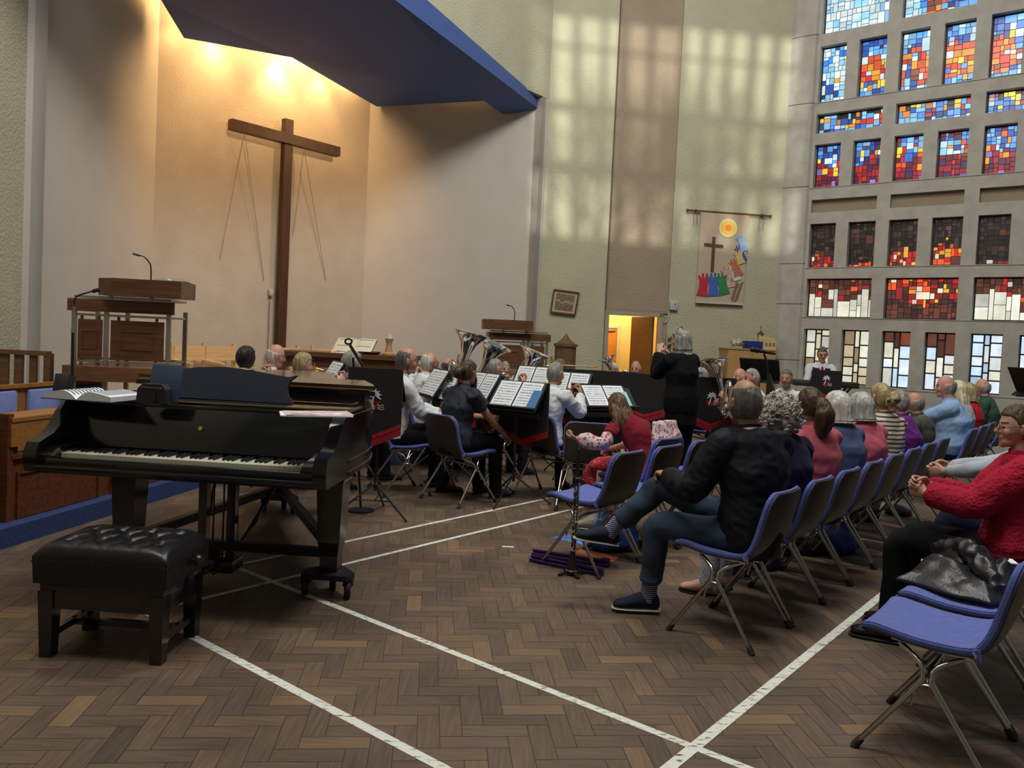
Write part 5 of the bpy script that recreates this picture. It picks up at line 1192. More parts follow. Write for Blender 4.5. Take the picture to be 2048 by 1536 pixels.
seatrow(1.70, 4.02, 'balding man in dark jacket and jeans with crossed legs, nearest in his row', AUDG, clab='blue chair under the crossed-legged man in the dark jacket', H=1.70, v=.006, cv=.009, lean=-2, bend=12, twist=-32, turn=2, nod=2, hr=('side', 'dkgrey'), tone='tan', top=c_jacket, hv=.026, puff=1.12, fat=1.15, bottom=c_jeans, hem=.05, amp=.008,
        hands=((-.09, .36, .775), (.12, .36, .74)), curl=.65, palms=((.2, .3, -1), (-.2, .2, -1)), elbow=((-.7, -.2, -.9), (.5, -.4, -1)), legs=(((-.12, .39, .50), (-.10, .44, .10), (-.6, .8, 0)), ((.0, .44, .69), (-.12, .70, .42), (-.7, .65, .15))), shoe=cloth('navy_canvas', (.02, .024, .045)), socks=striped('striped_sock', (.02, .025, .08), (.3, .3, .42), 28))
sandal = mat('sandal_foot', (.50, .29, .22), .5)
seatrow(1.70, 4.57, 'woman with big curly grey hair in a navy top', AUDG, clab='blue chair under the curly grey haired woman', H=zH(1.235), sex='f', v=.007, cv=.010, twist=-26, hr=('curly', 'curl'), top=c_navy, fat=1.15, puff=1.1, bottom=spotted('pale_pattern', (.45, .48, .52), (.20, .25, .40), 60, .32), shoe=sandal, sole=c_shoe)
seatrow(1.70, 5.09, 'woman with brown ponytail in a pink knitted top', AUDG, clab='blue chair under the woman with the brown ponytail', H=zH(1.27), sex='f', twist=-28, turn=-6, hr=('pony', 'brown'), top=c_pink, fat=1.05)
seatrow(1.70, 5.63, 'woman with pale blonde bob in a slate blue top', AUDG, clab='blue chair under the pale blonde woman', H=zH(1.235), sex='f', twist=-24, hr=('bob', 'white'), top=c_slate, fat=1.1)
seatrow(1.70, 6.17, 'woman with straight silver grey bob in a rose pink jumper', AUDG, clab='blue chair under the silver haired woman in rose pink', H=zH(1.215), sex='f', twist=-30, hr=('bob', 'silver'), top=c_rose, fat=1.1)
AS = seatrow(1.70, 6.71, 'woman with clipped up fair brown hair in a cream striped top', AUDG, clab='blue chair under the woman in the striped top', H=zH(1.27), sex='f', twist=-30, hr=('bun', 'blonde'), top=striped('cream_stripes', (.66, .58, .46), (.07, .055, .05), 9.5, pos=.62))
b = MB(); b.tube([AS[2] @ Vector(q) for q in ((-.06, -.125, -.03), (0, -.185, -.02), (.06, -.125, -.03))], .012, n=8); b.obj('hair_clip', m_blackp, AS[0])
seatrow(1.70, 7.24, 'grey haired woman in purple, between the striped top and the bald man', AUDG, clab='blue chair under the woman in purple', H=zH(1.20), sex='f', twist=-10, hr=('short', 'grey'), top=c_purple, fat=1.2)
seatrow(1.70, 7.78, 'elderly bald man in olive grey jacket looking left', AUDG, clab='blue chair under the bald man in the olive jacket', H=zH(1.17), twist=-2, turn=8, nod=10, hr=('bald', 'grey'), top=c_olive, hv=.024, tone='ruddy')
G2 = 'blue chairs of the far audience block'
seatrow(1.70, 9.15, 'big bald man in sky blue polo shirt with hands raised to his chin', G2, clab='blue chair under the man in the sky blue polo', H=zH(1.31), fat=1.5, puff=1.25, twist=12, turn=4, hr=('crop', 'grey') and ('bald', 'grey'), tone='pink', top=c_sky, sleeve='elbow', jaw=.7, hands=((-.02, .36, .98), (.06, .34, .94)), palms=((1, -.3, 0), (-1, -.3, 0)))
seatrow(1.70, 9.72, 'woman with long pale blonde hair behind the man in sky blue', G2, clab='blue chair under the long haired blonde woman', H=zH(1.25), sex='f', hr=('long', 'fairb'), top=c_grey)
seatrow(1.70, 10.27, 'woman with brown bob in a bright red top, far right row', G2, clab='blue chair under the woman in the bright red top', H=zH(1.22), sex='f', hr=('bob', 'blonde'), top=cloth('bright_red', (.50, .015, .03)))
seatrow(1.70, 11.25, 'balding man with glasses in dark green jumper, farthest right in the row', G2, clab='blue chair under the man in the dark green jumper', H=zH(1.25), fat=1.25, twist=6, hr=('bald', 'grey'), tone='pink', top=c_green, specs=True)
for t_, l in ((11.85, 'empty blue chair just beyond the man in the green jumper'), (8.62, 'empty dark backed chair between the bald man in olive and the man in sky blue')):
    if t_ > 9: seatrow(1.70, t_, None, G2, clab=l)
for k, l in enumerate(('empty blue chair in front of the far block, nearest of four', 'empty blue chair in front of the far block, second of four', 'empty blue chair in front of the far block, third of four', 'empty blue chair in front of the far block, farthest of four')): seatrow(.62, 9.6+.54*k, None, 'empty chairs ahead of the far block', clab=l)
G1 = 'empty blue chairs of the front audience row'
for k, l in enumerate(('nearest empty blue chair of the front row, beside the standing clarinet', 'second empty blue chair of the front row, behind the girl in red', 'third empty blue chair of the front row, by the man\'s raised knee', 'fourth empty blue chair of the front row, partly hidden by the man\'s dark jacket', 'blue chair in the front row beyond the four nearest empty ones')): seatrow(2.90, 4.50+.54*k, None, G1, clab=l)
G3 = 'blue chairs of the nearest audience row'
seatrow(.60, 3.44, None, G3, clab='large empty blue chair at the lower right corner of the photo')
seatrow(.60, 3.98, None, G3, clab='blue chair with a black leather jacket, beside the woman in the red cardigan')
seatrow(.60, 4.62, 'woman in glasses and red knitted cardigan with hands clasped, right edge', G3, clab='blue chair under the woman in the red cardigan', H=1.60, sex='f', fat=1.35, v=.005, cv=.009, lean=-3, twist=14, turn=10, nod=2, hr=('short', 'brown'), top=c_red, sleeve='long', hv=.026, puff=1.25, specs=True, tone='fair', bottom=c_black,
        hands=((-.13, .30, .80), (-.05, .31, .83)), palms=((1, .2, .1), (-1, .1, -.2)), elbow=((-.8, -.5, -1), (.6, -.5, -1)), curl=.75, legs=(((-.14, .40, .53), (-.15, .43, .09), (-.2, 1, 0)), ((.10, .39, .53), (.10, .44, .09), (.1, 1, 0))))
seatrow(.60, 5.50, 'person in pale grey sleeves with folded hands beside the woman in red', G3, clab='blue chair under the person with pale grey sleeves', H=1.62, sex='f', lean=-2, hr=('short', 'grey'), top=c_grey, v=.007, cv=.010, bottom=cloth('navy_trousers', (.014, .018, .04)), hands=((-.07, .46, .78), (-.01, .47, .80)), palms=((1, .2, .1), (-1, .1, -.2)), curl=.7)
seatrow(.60, 6.10, 'person in black at the right edge beyond the pale grey sleeves', G3, clab='blue chair under the person in black at the right edge', H=1.66, lean=0, hr=('short', 'dkgrey'), top=c_black, bottom=c_black, hands=((-.14, .30, .62), (.14, .30, .62)))
# girl in red leaning forward on her chair
c_girl = cloth('dark_red_top', (.22, .014, .03)); xg, yg = 1.03, 6.18
chair(xg, yg, 136, 'blue chair under the girl with long brown hair', 'chairs around the band')
girl, garm, ghm = person('girl with long wavy brown hair, dark red top and flowery sleeves leaning forward', xg, yg, 136, H=1.38, sex='f', v=.006, cv=.009, lean=14, bend=26, roll=-9, twist=-26, turn=6, nod=22, hr=('long', 'reddish'), top=c_girl, sleeve='short', skirt=spotted('dotted_skirt', (.42, .02, .035), (.66, .5, .5), 55, .22), collar=False,
       hands=((-.42, .30, .74), (.10, .36, .62)), curl=.9, palms=((.4, -.4, .8), (-.3, 0, -1)), elbow=((-.8, -.2, -.6), (.6, -.4, -1)), shoe=cloth('beige_trainers', (.38, .36, .27)), socks=cloth('white_socks', (.6, .62, .62)), legs=(((-.10, .27, .50), (-.22, .26, .10), (-.3, 1, 0)), ((.08, .28, .50), (.02, .36, .10), (.3, 1, 0))))
b = MB(); sh_, el_, wr_ = garm[0]
b.tube(smoothpts([sh_*.4+el_*.6, el_, el_*.5+wr_*.5, el_*.1+wr_*.9], 4), [.046, .047, .048, .049, .050, .052, .055, .058, .060, .058, .050, .042, .036], n=14)
gv, gf, gn = vox(b, .008, 4); gv = fold_disp(gv, gn, .008, 40, 5); fl_ = spotted('flowery_cloth', (.60, .52, .50), (.42, .07, .11), 38, .40); np_obj('sleeve', gv, gf, fl_, girl)
b = MB(); b.loft([((.06, -.17, .62), (.20, .02, 0), (0, .05, 0)), ((.05, -.20, .78), (.19, 0, 0), (0, .045, 0)), ((.06, -.16, .90), (.15, 0, 0), (0, .03, 0))], n=18); gv, gf, gn = vox(b, .009, 4); gv = fold_disp(gv, gn, .008, 34, 9)
o = np_obj('shawl', gv, gf, fl_, girl)

# ---------------------------------------------------------------- the band
def at(px, Y): q = gy(px, 700, Y); return q.x, q.y
BG = 'chairs around the band'
def player(label, x, y, deg, short, **kw):
    chair(x, y, deg, 'blue chair under '+short, BG); return person(label, x, y, deg, **kw)
play = dict(hands=((-.05, .36, 1.02), (.06, .34, 1.00)), palms=((1, 0, .2), (-1, 0, .2)), curl=.8)
player('player with dark bobbed hair seen from behind, beyond the piano', *at(491, 7.6), 75, 'the player with the dark bob', H=zH(1.296), sex='f', hr=('round', 'black'), top=cloth('cream_shirt', (.62, .56, .50)), **play)
A2 = player('bald player with grey fringe and glasses in profile, beyond the piano', *at(548, 8.1), 22, 'the bald player in glasses', H=zH(1.31), hr=('bald', 'white'), tone='pink', specs=True, nod=12, hands=((-.05, .30, 1.06), (.06, .28, 1.04)), palms=((1, 0, .2), (-1, 0, .2)), curl=.8)
A3 = player('player with short blonde hair beyond the piano lid', *at(604, 7.3), 28, 'the short haired blonde player', H=zH(1.267), sex='f', hr=('short', 'blonde'), nod=10, **play)
player('grey bobbed player in pale shirt left of the palm tree banner stand', *at(703, 7.75), 40, 'the grey bobbed player in a pale shirt', H=zH(1.293), sex='f', hr=('round', 'grey'), top=cloth('pale_blue_shirt', (.52, .58, .66)), **play)
A5 = player('balding man with glasses and white shirt beside the palm tree banner', -1.0, 7.42, 24, 'the balding man in the white shirt', H=1.74, v=.007, cv=.009, lean=3, bend=8, turn=-6, hr=('side', 'dkgrey'), tone='ruddy', specs=True, amp=.009, puff=1.15, hands=((.05, .36, .74), (.10, .36, .70)), palms=((1, 0, .2), (-1, 0, .2)), curl=.8)
A6 = player('woman with pinned up brown hair in dark short sleeved blouse', -.43, 7.14, 46, 'the woman in the dark blouse', H=1.60, sex='f', v=.006, cv=.009, lean=6, bend=10, twist=6, turn=-4, nod=8, hr=('bun', 'brown'), tone='tan', top=cloth('dark_blouse', (.022, .026, .036), rough=.6), sleeve='short', fat=1.15, puff=1.2, amp=.009, bottom=c_black, hands=((.02, .34, .74), (.20, .36, .60)), palms=((1, 0, .2), (-.3, .2, -1)), curl=.5)
player('short grey haired player with glasses behind the dark bloused woman', *at(991, 8.5), 35, 'the short grey haired player in glasses', H=zH(1.258), hr=('crop', 'grey'), tone='pink', specs=True, **play)
A8 = player('grey haired man in crumpled white shirt seen from behind, playing', .40, 7.55, 52, 'the grey haired man in the crumpled shirt', H=zH(1.28), v=.007, cv=.009, lean=4, bend=8, twist=-4, hr=('crop', 'grey'), tone='tan', amp=.010, puff=1.15, hands=((-.02, .34, .98), (.10, .32, .96)), palms=((1, 0, .2), (-1, 0, .2)), curl=.8)
player('young dark haired man in glasses facing us behind the tubas', *at(1056, 10.4), 262, 'the young man in glasses', H=zH(1.255), hr=('short', 'dkgrey'), tone='fair', specs=True, nod=-2, hands=((-.06, .34, .92), (.06, .32, .90)), palms=((1, 0, .2), (-1, 0, .2)), curl=.8)
player('grey fringed woman facing us behind the crumpled shirt man', *at(1121, 10.2), 258, 'the grey fringed woman', H=zH(1.245), sex='f', hr=('round', 'dkgrey'), tone='ruddy', nod=14, **play)
A11 = player('bald headed player seen from behind left of the pinned up hair', *at(896, 9.1), 60, 'the bald player left of the middle tuba', H=zH(1.224), hr=('bald', 'dkgrey'), tone='ruddy', **play)
A12 = player('white haired tuba player with the largest bell above his head', *at(858, 8.75), 20, 'the white haired tuba player', H=zH(1.288), hr=('side', 'white'), tone='ruddy', specs=True, hands=((-.10, .32, .95), (.16, .30, .85)), curl=.8)
player('dark haired player almost hidden behind the balding white shirted man', *at(806, 9.0), 60, 'the almost hidden dark haired player', H=zH(1.25), hr=('short', 'brown'), **play)
A14 = player('grey haired tuba player behind the middle tuba bell', *at(926, 10.1), 300, 'the middle tuba player', H=zH(1.285), hr=('side', 'grey'), tone='ruddy', hands=((-.16, .30, .90), (.10, .32, .95)), curl=.8)
A13 = player('tuba player hidden behind the right tuba bell', *at(1012, 10.6), 285, 'the hidden right tuba player', H=zH(1.16), hr=('short', 'grey'), hands=((-.16, .30, .90), (.10, .32, .95)), curl=.8)
player('white haired player bending low in front of the lit doorway', *at(1229, 11.2), 255, 'the white haired player bending low', H=zH(1.19), hr=('short', 'white'), nod=26, **play)
A16 = player('bald man playing a silver horn in front of the lit doorway', *at(1274, 11.1), 245, 'the bald horn player by the doorway', H=zH(1.24), hr=('bald', 'dkgrey'), tone='ruddy', nod=10, hands=((.04, .34, .92), (.12, .32, .88)), palms=((1, 0, .2), (-1, 0, .2)), curl=.8)
player('pink faced player peeping out left of the conductor', *at(1317, 10.4), 235, 'the pink faced player', H=zH(1.225), hr=('bald', 'grey'), tone='pink', top=c_white, tie=True, **play)
player('grey haired player peeping out right of the conductor', *at(1404, 9.9), 200, 'the grey haired player right of the conductor', H=zH(1.225), sex='f', hr=('bob', 'grey'), **play)
player('pink faced player half hidden by the euphonium player', *at(1484, 10.0), 195, 'the half hidden pink faced player', H=zH(1.235), hr=('bald', 'grey'), tone='pink', **play)
A20 = player('man with cropped grey hair and red tie playing a silver euphonium', *at(1508, 8.9), 186, 'the euphonium player', H=zH(1.27), hr=('crop', 'grey'), tone='ruddy', tie=True, hands=((-.02, .30, .92), (.08, .34, .84)), palms=((1, 0, .2), (-1, 0, .2)), curl=.8, cv=.010)
player('dark haired person in white shirt and red tie looking towards the band', *at(1576, 9.4), 252, 'the dark haired person in a red tie', H=zH(1.265), hr=('crop', 'dkgrey'), tone='tan', tie=True, turn=-14)
x, y = at(1645, 12.8); t = thing('drum_stool', 'round black stool under the keyboard player', 'stool', (x, y+.03, 0)); b = MB(); b.lathe([(.0, .61), (.17, .61), (.18, .655), (.17, .685), (0, .69)]); b.obj('seat', m_leather, t, smooth=50)
for i in range(3): b = MB(); a = i*2.094; b.tube([(0, 0, .60), (.25*math.cos(a), .25*math.sin(a), .012)], .012); b.obj('leg', m_chrome, t)
person('grey haired man in waistcoat and red tie sitting high behind the palm tree stand', x, y, 258, seat=.69, H=1.68, hr=('short', 'dkgrey'), tone='pink', tie=True, specs=True, nod=12, vest=c_charcoal, hands=((-.14, .32, .98), (.14, .32, .98)))
xc, yc = at(1368, 8.3)
cond, carm, chm = person('grey haired conductor standing in black with both arms raised', xc, yc, 118, seat=None, H=1.67, sex='f', v=.007, cv=.010, lean=2, bend=4, turn=22, nod=4, hr=('lob', 'grey'), tone='fair', top=c_black, hv=.028, puff=1.12, hem=.1, coat=.66, bottom=c_black, fat=1.15, amp=.004,
       hands=((-.06, .33, 1.40), (.06, .32, 1.38)), curl=.5, palms=((.4, .2, -1), (-.4, .2, -1)), elbow=((-.25, -.1, -1), (.25, -.1, -1)))
b = MB(); b.tube([chm @ Vector((.082*math.cos(a)*1.2, .0, .02+.118*math.sin(a)*1.05)) for a in [math.pi*i/14 for i in range(15)]], .006, n=6); b.obj('hair_band', m_silver, cond)
# ---------------------------------------------------------------- instruments: things held by the players
def held(name, label, cat, pers, off=(0, 0, 0), rz=0, grp=None):
    M = Matrix.Translation(pers[0].location) @ Matrix.Rotation(pers[0].rotation_euler.z, 4, 'Z'); p = M @ Vector(off)
    return thing(name, label, cat, p, pers[0].rotation_euler.z+R(rz), grp)
BELL = [(.030, 0), (.036, .2), (.052, .36), (.085, .47), (.135, .54), (.195, .585), (.205, .588), (.205, .594), (.19, .590), (.128, .548), (.078, .475), (.046, .36), (.030, .2), (.001, .18)]
def tuba(name, label, pers, sc, off, tilt, metal, rz=0, side=1):
    t = held(name, label, name, pers, off, rz); T = lambda p: Vector(p)*sc
    ax = Vector((tilt[0], tilt[1], 1)).normalized(); base = Vector((.10*side, .0, .22))
    b = MB(); b.lathe([(r*sc, h*sc) for r, h in BELL], T(base), axis=ax, n=28); b.obj('bell', metal, t, smooth=60)
    b = MB(); b.tube(smoothpts([T(base)+ax*.01*sc, T((.10*side, 0, .08)), T((.02*side, 0, -.02)), T((-.12*side, 0, .02)), T((-.16*side, 0, .18)), T((-.15*side, 0, .40)), T((-.08*side, 0, .48)), T((-.02*side, .02, .40)), T((-.02*side, .04, .15)), T((.04*side, .05, .06)), T((.05*side, .05, .30))], 5), [q*sc for q in np.interp(np.linspace(0, 1, 51), [0, .4, 1], [.036, .030, .016])], n=10); b.obj('main_tube', metal, t, smooth=60)
    for i in range(3):
        b = MB(); b.lathe([(.0, .10), (.022, .10), (.022, .30), (.012, .31), (.006, .33), (.014, .335), (.0, .34)], (0, 0, 0), n=12); vs = b.v; b.v = [T(v+Vector(((-.09+.05*i)*side, -.055, .02))) for v in vs]; b.obj('valve', metal, t, smooth=50)
    b = MB(); b.tube(smoothpts([T((-.05*side, -.05, .30)), T((-.02*side, -.11, .38)), T((.02*side, -.19, .42)), T((.03*side, -.24, .425))], 4), .010*sc, n=8); b.lathe([(.008, 0), (.016, .02), (.017, .03), (.0, .03)], T((.03*side, -.235, .425)), axis=(0, -1, 0), n=10); b.obj('mouthpipe', metal, t, smooth=50)
    return t
tuba('tuba', 'silver tuba with the highest bell, held by the white haired player', A12, 1.05, (-.02, .30, .68), (.10, .22), m_silver)
tuba('tuba', 'silver tuba with its wide bell turned right, middle of the three', A14, 1.10, (.12, .34, .55), (-.30, .30), m_silver, side=-1)
tuba('tuba', 'silver tuba in front of the right lectern, its bell open to the right', A13, 1.05, (.02, .32, .50), (-.34, .16), m_silver, side=-1)
tuba('euphonium', 'silver euphonium played by the man with cropped grey hair', A20, .78, (-.02, .30, .73), (.10, .22), m_silver)
tuba('tenor_horn', 'silver tenor horn played by the bald man by the doorway', A16, .62, (.12, .28, .80), (.45, .1), m_silver)
def cornet(label, pers, off, pitch, metal, rz=0, name='cornet'):
    t = held(name, label, name, pers, off, rz); t.rotation_euler.x = R(pitch)
    b = MB(); b.lathe([(.008, -.05), (.010, .05), (.014, .14), (.024, .20), (.045, .235), (.062, .25), (.063, .253), (.040, .237), (.018, .20), (.002, .15)], (0, .10, 0), axis=(0, 1, 0), n=20); b.obj('bell', metal, t, smooth=60)
    b = MB(); b.tube(smoothpts([(0, .06, 0), (0, -.06, -.0), (0, -.10, .03), (0, -.06, .065), (0, .08, .065), (0, .16, .045), (0, .17, .02), (0, .10, .03), (0, .02, .03)], 5), .008, n=8); b.obj('tubing', metal, t, smooth=60)
    for i in range(3): b = MB(); b.lathe([(0, -.06), (.012, -.06), (.012, .07), (.004, .075), (.004, .095), (.009, .097), (0, .10)], (.004, -.01+.028*i, .02), n=10); b.obj('valve', metal, t, smooth=50)
    b = MB(); b.tube([(0, -.06, .065), (0, -.22, .065)], .006, n=8); b.lathe([(.005, 0), (.012, .02), (0, .021)], (0, -.21, .065), axis=(0, -1, 0), n=10); b.obj('mouthpipe', metal, t, smooth=50); return t
cornet('copper and brass cornet resting upright on the balding man\'s knee', A5, (.12, .44, .78), 78, m_copper, name='cornet')
cornet('brass cornet played by the bald player in glasses beyond the piano', A2, (.0, .36, 1.0), 0, m_brass)
cornet('silver cornet raised by the short haired blonde player', A3, (.0, .38, .98), -4, m_silver)
cornet('gold cornet held by the man in the crumpled white shirt', A8, (.03, .42, .92), -8, m_brass)
cornet('brass horn held on her lap by the woman in the dark blouse', A6, (.10, .44, .72), 60, m_brass, name='horn')
x, y = at(1150, 10.0); t = thing('trombone', 'thin brass trombone held across behind the black music stands', 'trombone', (x, y, 1.10), R(8)); b = MB()
b.tube(smoothpts([(.30, 0, .06), (-.28, 0, .06), (-.33, 0, .03), (-.28, 0, 0), (.10, 0, 0)], 4), .008, n=6); b.obj('slide', m_brass, t); b = MB(); b.lathe([(.008, 0), (.012, .15), (.03, .24), (.085, .30), (.08, .298), (.02, .22), (.002, .15)], (.0, .02, .06), axis=(-1, 0, .1), n=18); b.obj('bell', m_brass, t, smooth=50)

# ---------------------------------------------------------------- music stands with tasselled black banners, and the music on them
def emblem(par, y_, s=1.0):
    T = lambda x, z: (x*s, z*s)
    b = MB(); rr = random.Random(1)
    for a in (10, 45, 80, 125, 160, 200, -25):
        d = (math.cos(R(a)), math.sin(R(a))); n = (-d[1], d[0]); L = .062
        b.prism([T(.0+d[0]*u*L+n[0]*w_*.011, .06+d[1]*u*L+n[1]*w_*.011-.016*u*u) for u, w_ in ((0, .4), (.5, 1), (1, 0), (.5, -.9), (0, -.4))], y_, y_+.003, M=Mxz2)
    b.prism([T(-.040, -.05), T(-.024, -.05), T(.004, .06), T(-.005, .06)], y_, y_+.003, M=Mxz2); e = b.obj('palm_emblem', m_white, par, smooth=0)
    b = MB()
    for x, z, w_, h_, a in ((-.045, -.012, .030, .014, .3), (-.008, -.006, .012, .034, -.1), (.030, -.004, .044, .012, .25), (-.038, -.046, .042, .012, -.35), (.004, -.040, .014, .034, .4), (.036, -.042, .034, .012, .5), (-.012, -.060, .05, .010, .1)):
        c_, s_ = math.cos(a), math.sin(a)
        b.prism([T(x+u*w_/2*c_-v_*h_/2*s_, z+u*w_/2*s_+v_*h_/2*c_) for u, v_ in ((-1, -.5), (-.5, -1), (.6, -1), (1, -.3), (1, .6), (.4, 1), (-.6, .8), (-1, .4))], y_, y_+.003, M=Mxz2)
    b.obj('red_motif', m_redp, e, smooth=0)
    b = MB()
    for r in range(3):
        P = [(.0+.008*i, -.022-.016*r+.005*math.sin(i*1.3)) for i in range(8)]
        b.prism([T(x+.004*r+.02, z) for x, z in P]+[T(x+.004*r+.02, z-.005) for x, z in P[::-1]], y_, y_+.003, M=Mxz2)
    b.obj('white_waves', m_white, e, smooth=0)
Mxz2 = Matrix(((-1, 0, 0), (0, 0, 1), (0, 1, 0)))           # drawn on the +Y face, read from in front
def music_stand(label, x, y, deg, h=1.05, tilt=32, banner=True, emb=True, bh=.42, w_=.46, group='music stands of the band', flab=None, extra=None, legr=.34):
    t = thing('music_stand', label, 'music stand', (x, y, 0), R(deg-90), group)
    b = MB(); b.tube([(0, 0, .20), (0, 0, h-.02)], .011, n=8); b.lathe([(.017, h*.55), (.017, h*.55+.05)], n=10); b.obj('pole', m_blackm, t)
    for i in range(3):
        a = 2.094*i+.6; b = MB(); c, s_ = math.cos(a), math.sin(a); b.tube([(0, 0, .26), (legr*c, legr*s_, .012)], .008, n=6); b.tube([(0, 0, .12), (legr*.5*c, legr*.5*s_, .135)], .005, n=6); b.ball((legr*c, legr*s_, .012), .012, n=6); b.obj('leg', m_blackm, t)
    M = Matrix.Rotation(R(-tilt), 3, 'X'); b = MB(); b.box((0, 0, 0), (w_, .012, .31), M=M); b.box((0, -.03, -.155), (w_, .07, .010), M=M); b.box(M @ Vector((0, -.028, -.15)), (w_, .05, .012), M=M); b.v = [v+Vector((0, .0, h+.10)) for v in b.v]; d = b.obj('desk', m_blackm, t, smooth=0)
    if banner:
        yb = .10; zt = h+.235; hw = w_/2+.02; b = MB(); ol = [(-hw, zt), (-hw, zt-bh), (0, zt-bh-.10), (hw, zt-bh), (hw, zt)]
        b.prism(ol, yb, yb+.006, M=Mxz2); bn = b.obj('banner', m_blackcloth, t, smooth=0)
        fr = MB()
        for s in (-1, 1):
            p0, p1 = (s*hw, zt-bh), (0, zt-bh-.10); n = 26
            fr.prism([(p0[0], p0[1]+.03), p0, p1, (p1[0], p1[1]+.03)][::s], yb+.003, yb+.012, M=Mxz2)
            for i in range(n):
                u = (i+.5)/n; xx, zz = p0[0]+(p1[0]-p0[0])*u, p0[1]+(p1[1]-p0[1])*u; fr.box((-xx, yb+.006, zz-.030), (hw/n*.8, .006, .062))
        o = fr.obj('red_fringe', m_red_fringe, bn, smooth=0); o['kind'] = 'stuff'
        if emb: e = bpy.data.objects.new('emblem_patch', None); bpy.data.objects.remove(e); emblem_at(bn, yb+.007, zt-bh*.58)
    if flab:
        f = thing('music_folder', flab, 'sheet music', (x, y, 0), R(deg-90), 'music on the stands'); M4 = Matrix.Translation((0, -.012, h+.11)) @ M.to_4x4()
        L = Matrix.Translation((x, y, 0)) @ Matrix.Rotation(R(deg-90), 4, 'Z') @ M4; f.matrix_world = L
        b = MB(); b.box((0, 0, 0), (.50, .006, .34)); b.obj('folder', m_blackp, f, smooth=0)
        for s in (-1, 1):
            b = MB(); b.box((s*.116, -.006, .005), (.215, .004, .300), 0)
            for k in range(9): b.box((s*.116, -.0088, .125-.030*k), (.18, .001, .009 if k % 3 else .013), 1)
            b.obj('page', [m_paper, m_staff], f, smooth=0)
        if extra: b = MB(); b.box((.20, -.011, -.03), (.09, .003, .20), M=None); b.obj('booklet', extra, f, smooth=0)
    return t
m_staff = mat('printed_staves', (.42, .45, .50), .8, var=.5, vs=40)
def emblem_at(par, y_, zc):
    n0 = len(bpy.data.objects); emblem(par, y_)
    for c in par.children:
        if c.name.startswith('palm_emblem'): c.location.z = zc
def S(px, Y): return at(px, Y)
music_stand('black tasselled music stand with palm tree banner beside the grand piano', -1.06, 6.42, 262, h=.96, bh=.46, w_=.41)
music_stand('music stand in front of the woman in the dark blouse, red fringe below its pages', .06, 7.12, 58, h=.86, tilt=42, flab='open pages in a black folder with a blue booklet, in front of the dark blouse', extra=mat('blue_booklet', (.05, .16, .40), .6), w_=.5)
music_stand('music stand holding pages just right of the balding man in white', *S(872, 8.2), 24, h=.87, flab='white music pages just right of the balding man in the white shirt')
music_stand('music stand holding pages left of the pinned up brown hair', *S(912, 7.95), 35, h=.84, flab='slanted music pages left of the pinned up brown hair')
music_stand('music stand holding pages right of the pinned up brown hair', *S(966, 8.1), 35, h=.86, flab='slanted music pages right of the pinned up brown hair')
music_stand('music stand behind the crumpled shirt man, left one', *S(1068, 8.9), 55, h=.92, flab='music pages left of the crumpled shirt man\'s head')
music_stand('music stand behind the crumpled shirt man, right one', *S(1140, 8.7), 62, h=.88, flab='music pages right of the crumpled shirt man\'s head')
music_stand('wide conductor\'s music stand above the girl with long hair', *S(1216, 7.85), 112, h=.83, tilt=48, w_=.62, flab='big open score on the conductor\'s stand', extra=mat('cyan_booklet', (.25, .62, .62), .6))
music_stand('music stand with a page of notes beyond the piano lid', *S(664, 7.75), 25, h=.92, flab='music pages in front of the short haired blonde player')
for i, (px, Y, l) in enumerate(((1165, 9.7, 'leftmost of the three dark banner stands left of the conductor'), (1228, 9.6, 'middle one of the three dark banner stands left of the conductor'), (1296, 9.3, 'dark banner stand just left of the conductor, red fringe by a player\'s knee'))): music_stand(l, *S(px, Y), 268-6*i, h=.90, emb=False, w_=.56, bh=.40)
music_stand('palm tree banner stand just right of the conductor', *S(1425, 9.2), 268, h=.90, w_=.50, bh=.46)
music_stand('palm tree banner stand in front of the keyboard player', *S(1653, 12.2), 262, h=.965, w_=.40, bh=.30)
music_stand('plain black music stand behind the euphonium player', *S(1522, 10.4), 240, h=1.12, banner=False, w_=.5)
music_stand('black music stand at the far right edge in front of the windows', *S(2072, 8.6), 200, h=1.18, banner=False, w_=.5)
# microphones, keyboard
x, y = S(1546, 8.5); t = thing('microphone_stand', 'black stand with a big slanted microphone in front of the tan cupboard', 'stand', (x, y, 0)); P = lambda px, py: gy(px, py, 8.5)-Vector((x, y, 0))
b = MB(); b.tube([(0, 0, .05), (0, 0, .95), P(1533, 722), P(1528, 708)], .012); b.obj('pole', m_blackm, t)
for i in range(3): b = MB(); a = 2.094*i+.3; b.tube([(0, 0, .14), (.3*math.cos(a), .3*math.sin(a), .012)], .010); b.obj('leg', m_blackm, t)
b = MB(); a_, c_ = P(1505, 699), P(1551, 708); b.tube([a_, a_+(c_-a_)*.25, a_+(c_-a_)*.28, c_], [.028, .030, .022, .012], n=12); b.ball(a_, .030, n=12); b.obj('microphone', m_blackm, t)
b = MB(); b.loft([((0, .0, .58), (.05, 0, 0), (0, .03, 0)), ((.02, 0, .80), (.085, 0, 0), (0, .03, 0)), ((0, 0, 1.05), (.05, 0, 0), (0, .025, 0)), ((-.03, 0, 1.22), (.02, 0, 0), (0, .02, 0))], n=14); b.obj('black_cover', m_blackcloth, t)
x, y = S(734, 6.55); t = thing('boom_microphone', 'short black microphone on an angled boom above the palm tree banner', 'microphone', (x, y, 0)); P = lambda px, py: gy(px, py, 6.55)-Vector((x, y, 0))
